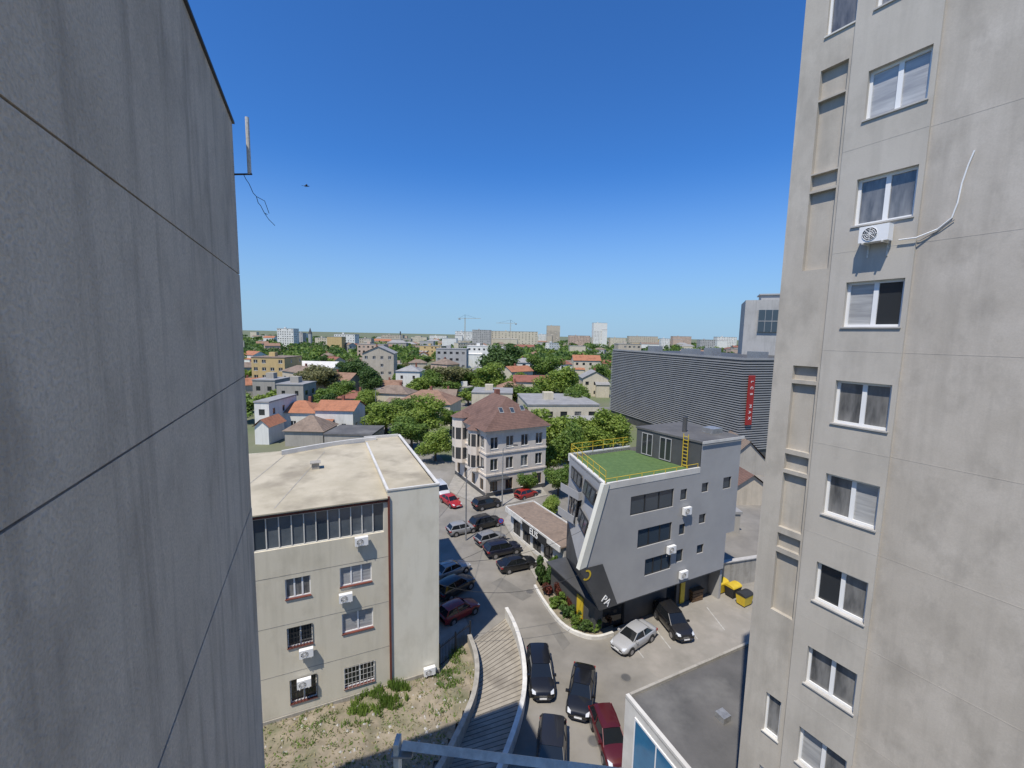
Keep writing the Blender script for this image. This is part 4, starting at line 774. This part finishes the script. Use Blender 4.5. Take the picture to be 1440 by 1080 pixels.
def car(u1,v1,u2,v2,kind,col,label,cat='car'):
    a=G(u1,v1,.6);c=G(u2,v2,.6); p=(a+c)/2; d=c-a; S=SH[kind]; w=S['w']
    r=thing('parked_car',label,cat,(p.x,p.y,.0),math.atan2(d.y,d.x),'cars in the street and parking'); pm=paint(col); r.scale=(.87,.87,.87)
    ring=lambda w_,zl_,zh: [(w_*.82,zl_),(w_*.97,zl_+.1),(w_,.5*(zl_+zh)),(w_*.985,zh-.13),(w_*.93,zh-.03),(w_*.78,zh+.01),(w_*.4,zh+.03),(0,zh+.035)]
    vs=[];fs=[];N=None
    for (x,w_,zl_,zh) in S['st']:
        h=ring(w_,zl_,zh); full=h+[(-y,z) for y,z in h[-2::-1]]; N=len(full); vs+=[(x,y,z) for y,z in full]
    ns=len(S['st'])
    for i in range(ns-1):
        for k in range(N): fs.append((i*N+k,i*N+(k+1)%N,(i+1)*N+(k+1)%N,(i+1)*N+k))
    fs.append(tuple(range(N))); fs.append(tuple(range((ns-1)*N+N-1,(ns-1)*N-1,-1)))
    b=MB(); b.v=vs;b.f=fs; body=b.build('body',pm,r,True)
    x0,x1,x2,x3,zt_,wb,wt=S['cab']; zb=S['st'][3][3]-.02; zf_=S['st'][5][3]-.04
    mid=(x2+x3)/2; b=MB()
    b.add([(x0,-wb,zb),(x1,-wb*.95,zf_),(x1,wb*.95,zf_),(x0,wb,zb),(x2,-wt,zt_-.05),(mid,-wt*1.03,zt_),(x3,-wt*.97,zt_-.05),(x3,wt*.97,zt_-.05),(mid,wt*1.03,zt_),(x2,wt,zt_-.05),((x0+x1)/2,-wb*1.03,(zb+zf_)/2),((x0+x1)/2,wb*1.03,(zb+zf_)/2)],
        [(0,10,5,4),(10,1,6,5),(1,2,7,6),(2,11,8,7),(11,3,9,8),(3,0,4,9),(4,5,8,9),(5,6,7,8)])
    b.build('windows','carglass',r)
    b=MB(); n=8; vs=[];fs=[]
    for i in range(n+1):
        t=i/n; x=x2-.08+(x3-x2+.12)*t; z=zt_-.05+.055*math.sin(PI*t)**.7; ww=wt*(1+.03*math.sin(PI*t))+.02
        vs+=[(x,-ww,z-.03),(x,-ww*.85,z+.02),(x,0,z+.045),(x,ww*.85,z+.02),(x,ww,z-.03)]
    for i in range(n):
        for k in range(4): q=i*5+k; fs.append((q,q+1,q+6,q+5))
    b.v=vs;b.f=fs; b.build('roof_panel',pm,r,True)
    b=MB()
    for s in (-1,1):
        b.tube([(x0+.04,s*wb,zb),(x2,s*wt,zt_-.04)],.055,5); b.tube([(x1,s*wb*.95,zf_),(x3,s*wt*.98,zt_-.04)],.035,5); m_=(x0+x1)/2-.1; b.tube([(m_,s*wb*1.025,zb),((x2+x3)/2-.05,s*wt*1.03,zt_-.02)],.04,5)
        b.tube([(x2,s*wt*1.01,zt_-.03),((x2+x3)/2,s*wt*1.04,zt_+.0),(x3,s*wt*.99,zt_-.03)],.035,5)
    b.build('pillars',pm,r)
    rw=.33 if kind!='suv' else .37; xw=S['L']*.29
    for sx_ in (-1,1):
        for s in (-1,1):
            xx=sx_*xw+(.04 if sx_>0 else -.02)
            b=MB(); b.tube([(xx,s*(w-.25),rw+.03),(xx,s*(w+.006),rw+.03)],rw+.07,18); b.build('wheel_arch','blackpl',r)
            b=MB(); b.tube([(xx,s*(w-.2),rw),(xx,s*(w+.02),rw),(xx,s*(w+.03),rw)],[rw,rw,rw*.9],18); wh=b.build('wheel','tire',r,False)
            b=MB(); b.tube([(xx,s*(w-.1),rw),(xx,s*(w+.035),rw)],rw*.62,12); b.build('rim','rim',wh)
    fx=S['st'][-2]; rx=S['st'][1]
    for s in (-1,1):
        b=MB(); b.add([(fx[0]-.25,s*fx[1]*.98,fx[3]-.06),(fx[0]+.06,s*fx[1]*.88,fx[3]-.1),(fx[0]+.12,s*fx[1]*.6,fx[3]-.12),(fx[0]+.0,s*fx[1]*.6,fx[3]+.02),(fx[0]-.25,s*fx[1]*.9,fx[3]+.05)],[(0,1,2,3,4)]); o=b.build('headlight','lamp',r); o.location=(.03,s*.03,.03)
        b=MB(); b.box(rx[0]-.1,rx[0]+.14,min(s*rx[1]*.6,s*(rx[1]+.02)),max(s*rx[1]*.6,s*(rx[1]+.02)),rx[3]-.25,rx[3]-.08); b.build('taillight','tail',r)
        b=MB(); b.box(x1-.35,x1-.18,min(s*w*.92,s*(w+.17)),max(s*w*.92,s*(w+.17)),zf_+.02,zf_+.16); b.build('mirror',pm,r)
    b=MB(); b.box(fx[0]+.1,fx[0]+.2,-.26,.26,.42,.53); b.build('number_plate','white',r)
    b=MB(); b.box(fx[0]-.05,fx[0]+.17,-.5,.5,.28,.4); b.build('grille','blackpl',r)
    return r
BK=(.012,.012,.013)
for c_ in ((756,915,764,978,'suv',BK,'black suv parked beside the curved white wall'),(822,938,813,1004,'sedan',BK,'long black sedan in the open street, left of the dark red car'),(777,1030,774,1096,'suv',(.022,.022,.024),'black car cut off by the bottom edge of the view'),(848,1008,868,1062,'hatch',(.085,.008,.01),'dark red hatchback beside the white annex wall'),
(916,878,864,911,'sedan',(.42,.42,.42),'silver coupe in front of the grey building'),(928,851,966,896,'suv',(.016,.016,.018),'black suv next to the silver coupe'),(622,868,668,845,'hatch',(.25,.02,.018),'red hatchback in the shade near the cream block'),(618,836,660,812,'suv',(.03,.03,.031),'dark suv in the shade beyond the red hatchback'),(618,806,650,793,'sedan',(.36,.36,.35),'pale silver car in the shade beside the cream block'),
(703,796,751,786,'sedan',BK,'black sedan nearest the junction in the kerbside row'),(683,776,731,766,'suv',(.014,.016,.03),'dark blue suv, second from the junction in the kerbside row'),(671,761,708,750,'hatch',(.24,.24,.24),'grey hatchback between the blue suv and the black wagon'),(663,739,703,729,'suv',(.02,.02,.02),'black wagon, fourth from the junction in the kerbside row'),(664,712,705,703,'suv',(.025,.023,.022),'dark suv parked in front of the pinkish corner house'),(620,694,649,713,'sedan',(.4,.02,.025),'bright red car driving at the far junction'),(728,697,752,690,'hatch',(.35,.025,.02),'red hatchback under the tree by the corner house'),(612,682,628,697,'van',(.6,.6,.6),'white van at the street end behind the red car')):
    car(*c_)
for (u,v,col,l) in ((562,548,(.5,.5,.5),'pale car on the distant left street'),(543,556,(.1,.1,.1),'dark car on the distant left street'),(650,742,(.3,.3,.3),'grey car half hidden behind the kerbside row')):
    car(u-9,v+2,u+9,v-2,'hatch',col,l)
# ---------------------------------------------------------------- street furniture
def bin_(u,v,body,lid,label,rz):
    p=G(u,v); r=thing('waste_container',label,'bin',p,rz,'waste containers'); r.scale=(.9,.9,.9)
    b=MB(); b.add([(-.55,-.4,.15),(.55,-.4,.15),(.55,.4,.15),(-.55,.4,.15),(-.65,-.5,1.1),(.65,-.5,1.1),(.65,.5,1.1),(-.65,.5,1.1)],[(0,3,2,1),(0,1,5,4),(1,2,6,5),(2,3,7,6),(3,0,4,7)]); b.build('body',body,r)
    b=MB(); n=8
    for k in range(n): a=PI*k/n;c=PI*(k+1)/n; b.quad((-.68,-.52*math.cos(a),1.1+.25*math.sin(a)),(.68,-.52*math.cos(a),1.1+.25*math.sin(a)),(.68,-.52*math.cos(c),1.1+.25*math.sin(c)),(-.68,-.52*math.cos(c),1.1+.25*math.sin(c)))
    for s in (-.68,.68): b.add([(s,-.52*math.cos(PI*k/n),1.1+.25*math.sin(PI*k/n)) for k in range(n+1)],[tuple(range(n+1))])
    b.build('lid',lid,r)
    for sx_ in (-1,1):
        for sy in (-1,1): b=MB(); b.tube([(sx_*.45-.03,sy*.3,.09),(sx_*.45+.03,sy*.3,.09)],.09,10); b.build('wheel','tire',r)
bin_(1012,832,'yellow','yellow','yellow waste container nearest the grey building',.5); bin_(1030,838,'black','yellow','black waste container with yellow lid, middle of three',.5); bin_(1046,850,'yellow','black','yellow waste container with black lid beside the tower edge',.5)
p=G(976,842); r=thing('wooden_crate','brown wooden crate beside the grey building rear corner','crate',p,.4)
for k in range(4): b=MB(); b.box(-.6,.6,-.4,.4,.02+k*.25,.22+k*.25); b.build('board_band','brownbox',r)
b=MB(); b.box(-.66,.66,-.46,.46,1.0,1.08); b.build('lid','brownbox',r)
a=G(985,838);c=G(1075,822); Fw=Frame(a,c-a); b=MB(); Lw=(c-a).length; b.box(0,Lw+6,0.6,.85,0,2.4); o=b.build('yard_wall','oldconc'); o.location=Fw.p; o.rotation_euler=(0,0,Fw.a); tag(o,'grey concrete yard wall behind the waste containers','wall'); b=MB(); b.box(0,Lw+6,.5,.95,2.404,2.5); b.build('coping','kerb',o)
for (u,v,l) in ((880,953,'round manhole cover in front of the annex'),(788,848,'manhole cover beside the white kerb'),(729,996,'manhole cover near the curved white wall'),(835,1042,'manhole cover left of the dark red car'),(745,832,'manhole cover in the middle of the junction')):
    p=G(u,v); r=thing('manhole_cover',l,'manhole cover',(p.x,p.y,.002),0,'manhole covers in the asphalt'); b=MB(); b.tube([(0,0,0),(0,0,.012)],.38,20); b.build('frame','patch',r); b=MB(); b.tube([(0,0,.0),(0,0,.018)],.31,20); b.build('lid','roofdk',r)
def sign(u,v,h,l,disc='red'):
    p=G(u,v); r=thing('traffic_sign',l,'sign',p,0); b=MB(); b.tube([(0,0,0),(0,0,h)],.035,8); b.build('post','metal',r)
    b=MB(); b.tube([(0,-.04,h-.3),(0,-.06,h-.3)],.32,20); d_=b.build('disc',disc,r); b=MB(); b.tube([(0,-.062,h-.3),(0,-.07,h-.3)],.23,20); b.build('face','blue',d_)
    b=MB(); b.T=Matrix.Translation((0,0,h-.3))@Matrix.Rotation(PI/4,4,'Y'); b.box(-.3,.3,-.08,-.071,-.03,.03); b.build('bar','red',d_)
sign(704,765,3.0,'round blue and red no parking sign beside the parked row')
def lamp(u,v,h,l):
    p=G(u,v); r=thing('street_lamp',l,'street lamp',p,0,'street lamps'); b=MB(); b.tube([(0,0,0),(0,0,h)],[.1,.06],8); b.build('pole','metal',r); b=MB(); b.tube([(0,0,h),(.5,0,h+.35),(1.5,0,h+.5)],.04,6); b.build('arm','metal',r); b=MB(); b.box(1.3,1.95,-.12,.12,h+.44,h+.54); b.build('lamp_head','darkmetal',r)
lamp(529,600,9.0,'street lamp rising behind the dark trees left'); lamp(706,712,8.0,'street lamp at the pinkish corner house'); lamp(655,760,8,'lamp post on the shaded side of the street')
def cable(a,c,sag,l,r_=.014):
    a=Vector(a);c=Vector(c); b=MB(); b.tube([a.lerp(c,t/14)-Vector((0,0,sag*4*(t/14)*(1-t/14))) for t in range(15)],r_,5); tag(b.build('overhead_cable','blackpl'),l,'cable','overhead cables')
cable(BF.w(W,.0,6.5),GF.w(-.6,0,6.5),1.2,'overhead cable sagging over the street, lowest of four'); cable(BF.w(W,.2,8),GF.w(.0,0,10),1.0,'overhead cable from cream block to grey building roof'); cable(BF.w(W,1,7.2),SF.w(Ls*.3,0,3.2),.9,'overhead cable from cream block to shop row'); cable(BF.w(W,3,9),PF.w(0,0,9),1.3,'overhead cable running to the pinkish corner house')
# bird
p=at(431,262,42); r=thing('bird','small dark bird gliding in the blue sky','bird',p,.5)
b=MB(); b.tube([(-.24,0,0),(-.12,0,.02),(.02,0,.03),(.14,0,.03),(.2,0,.05),(.27,0,.04)],[.03,.05,.065,.04,.035,.005],8)
b.add([(.1,.03,.04),(.03,.3,.14),(-.03,.55,.06),(-.08,.3,.1),(-.1,.03,.03)],[(0,1,2,3,4)]); b.add([(.1,-.03,.04),(.03,-.3,.12),(-.03,-.5,.0),(-.08,-.3,.08),(-.1,-.03,.03)],[(4,3,2,1,0)]); b.add([(-.22,0,0),(-.4,.08,0),(-.4,-.08,0)],[(0,1,2)])
b.build('body','blackpl',r,True)
def pave(pts,name='pavement'):
    q=[G(u,v) for u,v in pts]; b=MB(); b.prism([(p.x,p.y) for p in q][::-1],0,.12); tag(b.build(name,'pave'),kind='structure')
pave(((619,940),(664,893),(640,840),(622,790),(612,790)))
pave(((628,690),(684,716),(770,697),(757,680),(640,668))); pave(((708,735),(716,722),(760,800),(795,818),(760,826),(748,806)))
MT['mk']=mat('road_paint',(.5,.49,.46),(.32,.31,.28),3)
for k in range(4):
    a=G(905+k*38,925-k*13); c=G(880+k*38,893-k*13); d=(c-a).normalized(); n=Vector((-d.y,d.x,0))*.04; b=MB(); b.add([(a.x-n.x,a.y-n.y,.009),(a.x+n.x,a.y+n.y,.009),(c.x+n.x,c.y+n.y,.009),(c.x-n.x,c.y-n.y,.009)],[(0,1,2,3)]); tag(b.build('road_marking','mk'),kind='structure')
# ---------------------------------------------------------------- make labels single things out
ORD=['first','second','third','fourth','fifth','sixth','seventh','eighth','ninth','tenth','eleventh','twelfth','thirteenth','fourteenth','fifteenth','sixteenth','seventeenth','eighteenth','nineteenth','twentieth']
from collections import defaultdict
dd=defaultdict(list)
for o in bpy.data.objects:
    if o.parent is None and 'label' in o: dd[o['label']].append(o)
for l,os_ in dd.items():
    if len(os_)>1:
        os_.sort(key=lambda o:px(o.location)[0])
        for i,o in enumerate(os_): o['label']=l+', '+(ORD[i] if i<20 else 'last')+' from left'
# ---------------------------------------------------------------- light
EL=math.radians(61); sh=Vector((-.5,-.866,0)).normalized(); s=sh*math.cos(EL)+Vector((0,0,math.sin(EL)))
sun=bpy.data.lights.new('sun','SUN'); sun.energy=4.9; sun.angle=math.radians(.5); sun.color=(1,.94,.84); so_=bpy.data.objects.new('sun',sun); C.objects.link(so_); so_.rotation_euler=(-s).to_track_quat('-Z','Y').to_euler()
wd=bpy.data.worlds.new('World'); bpy.context.scene.world=wd; wd.use_nodes=True; nt=wd.node_tree; bg=nt.nodes['Background']
sky=nt.nodes.new('ShaderNodeTexSky'); sky.sky_type='NISHITA'; sky.sun_disc=False; sky.sun_elevation=EL; sky.sun_rotation=math.atan2(sh.x,sh.y); sky.altitude=0; sky.air_density=1.0; sky.dust_density=.2; sky.ozone_density=3.0
tint=nt.nodes.new('ShaderNodeMix'); tint.data_type='RGBA'; tint.blend_type='MULTIPLY'; tint.inputs[0].default_value=1; tint.inputs[7].default_value=(.42,.95,1.6,1); nt.links.new(sky.outputs[0],tint.inputs[6])
tc=nt.nodes.new('ShaderNodeTexCoord'); sx_=nt.nodes.new('ShaderNodeSeparateXYZ'); nt.links.new(tc.outputs['Generated'],sx_.inputs[0])
mr=nt.nodes.new('ShaderNodeMapRange'); mr.interpolation_type='SMOOTHSTEP'; mr.inputs[1].default_value=-.06; mr.inputs[2].default_value=.36; mr.inputs[3].default_value=.97; mr.inputs[4].default_value=0; nt.links.new(sx_.outputs[2],mr.inputs[0])
hz=nt.nodes.new('ShaderNodeMix'); hz.data_type='RGBA'; hz.inputs[7].default_value=(3.5,5.3,7.2,1); nt.links.new(mr.outputs[0],hz.inputs[0]); nt.links.new(tint.outputs[2],hz.inputs[6])
nt.links.new(hz.outputs[2],bg.inputs[0]); bg.inputs[1].default_value=.10
sc=bpy.context.scene; sc.view_settings.view_transform='Standard'; sc.view_settings.look='None'; sc.view_settings.exposure=0
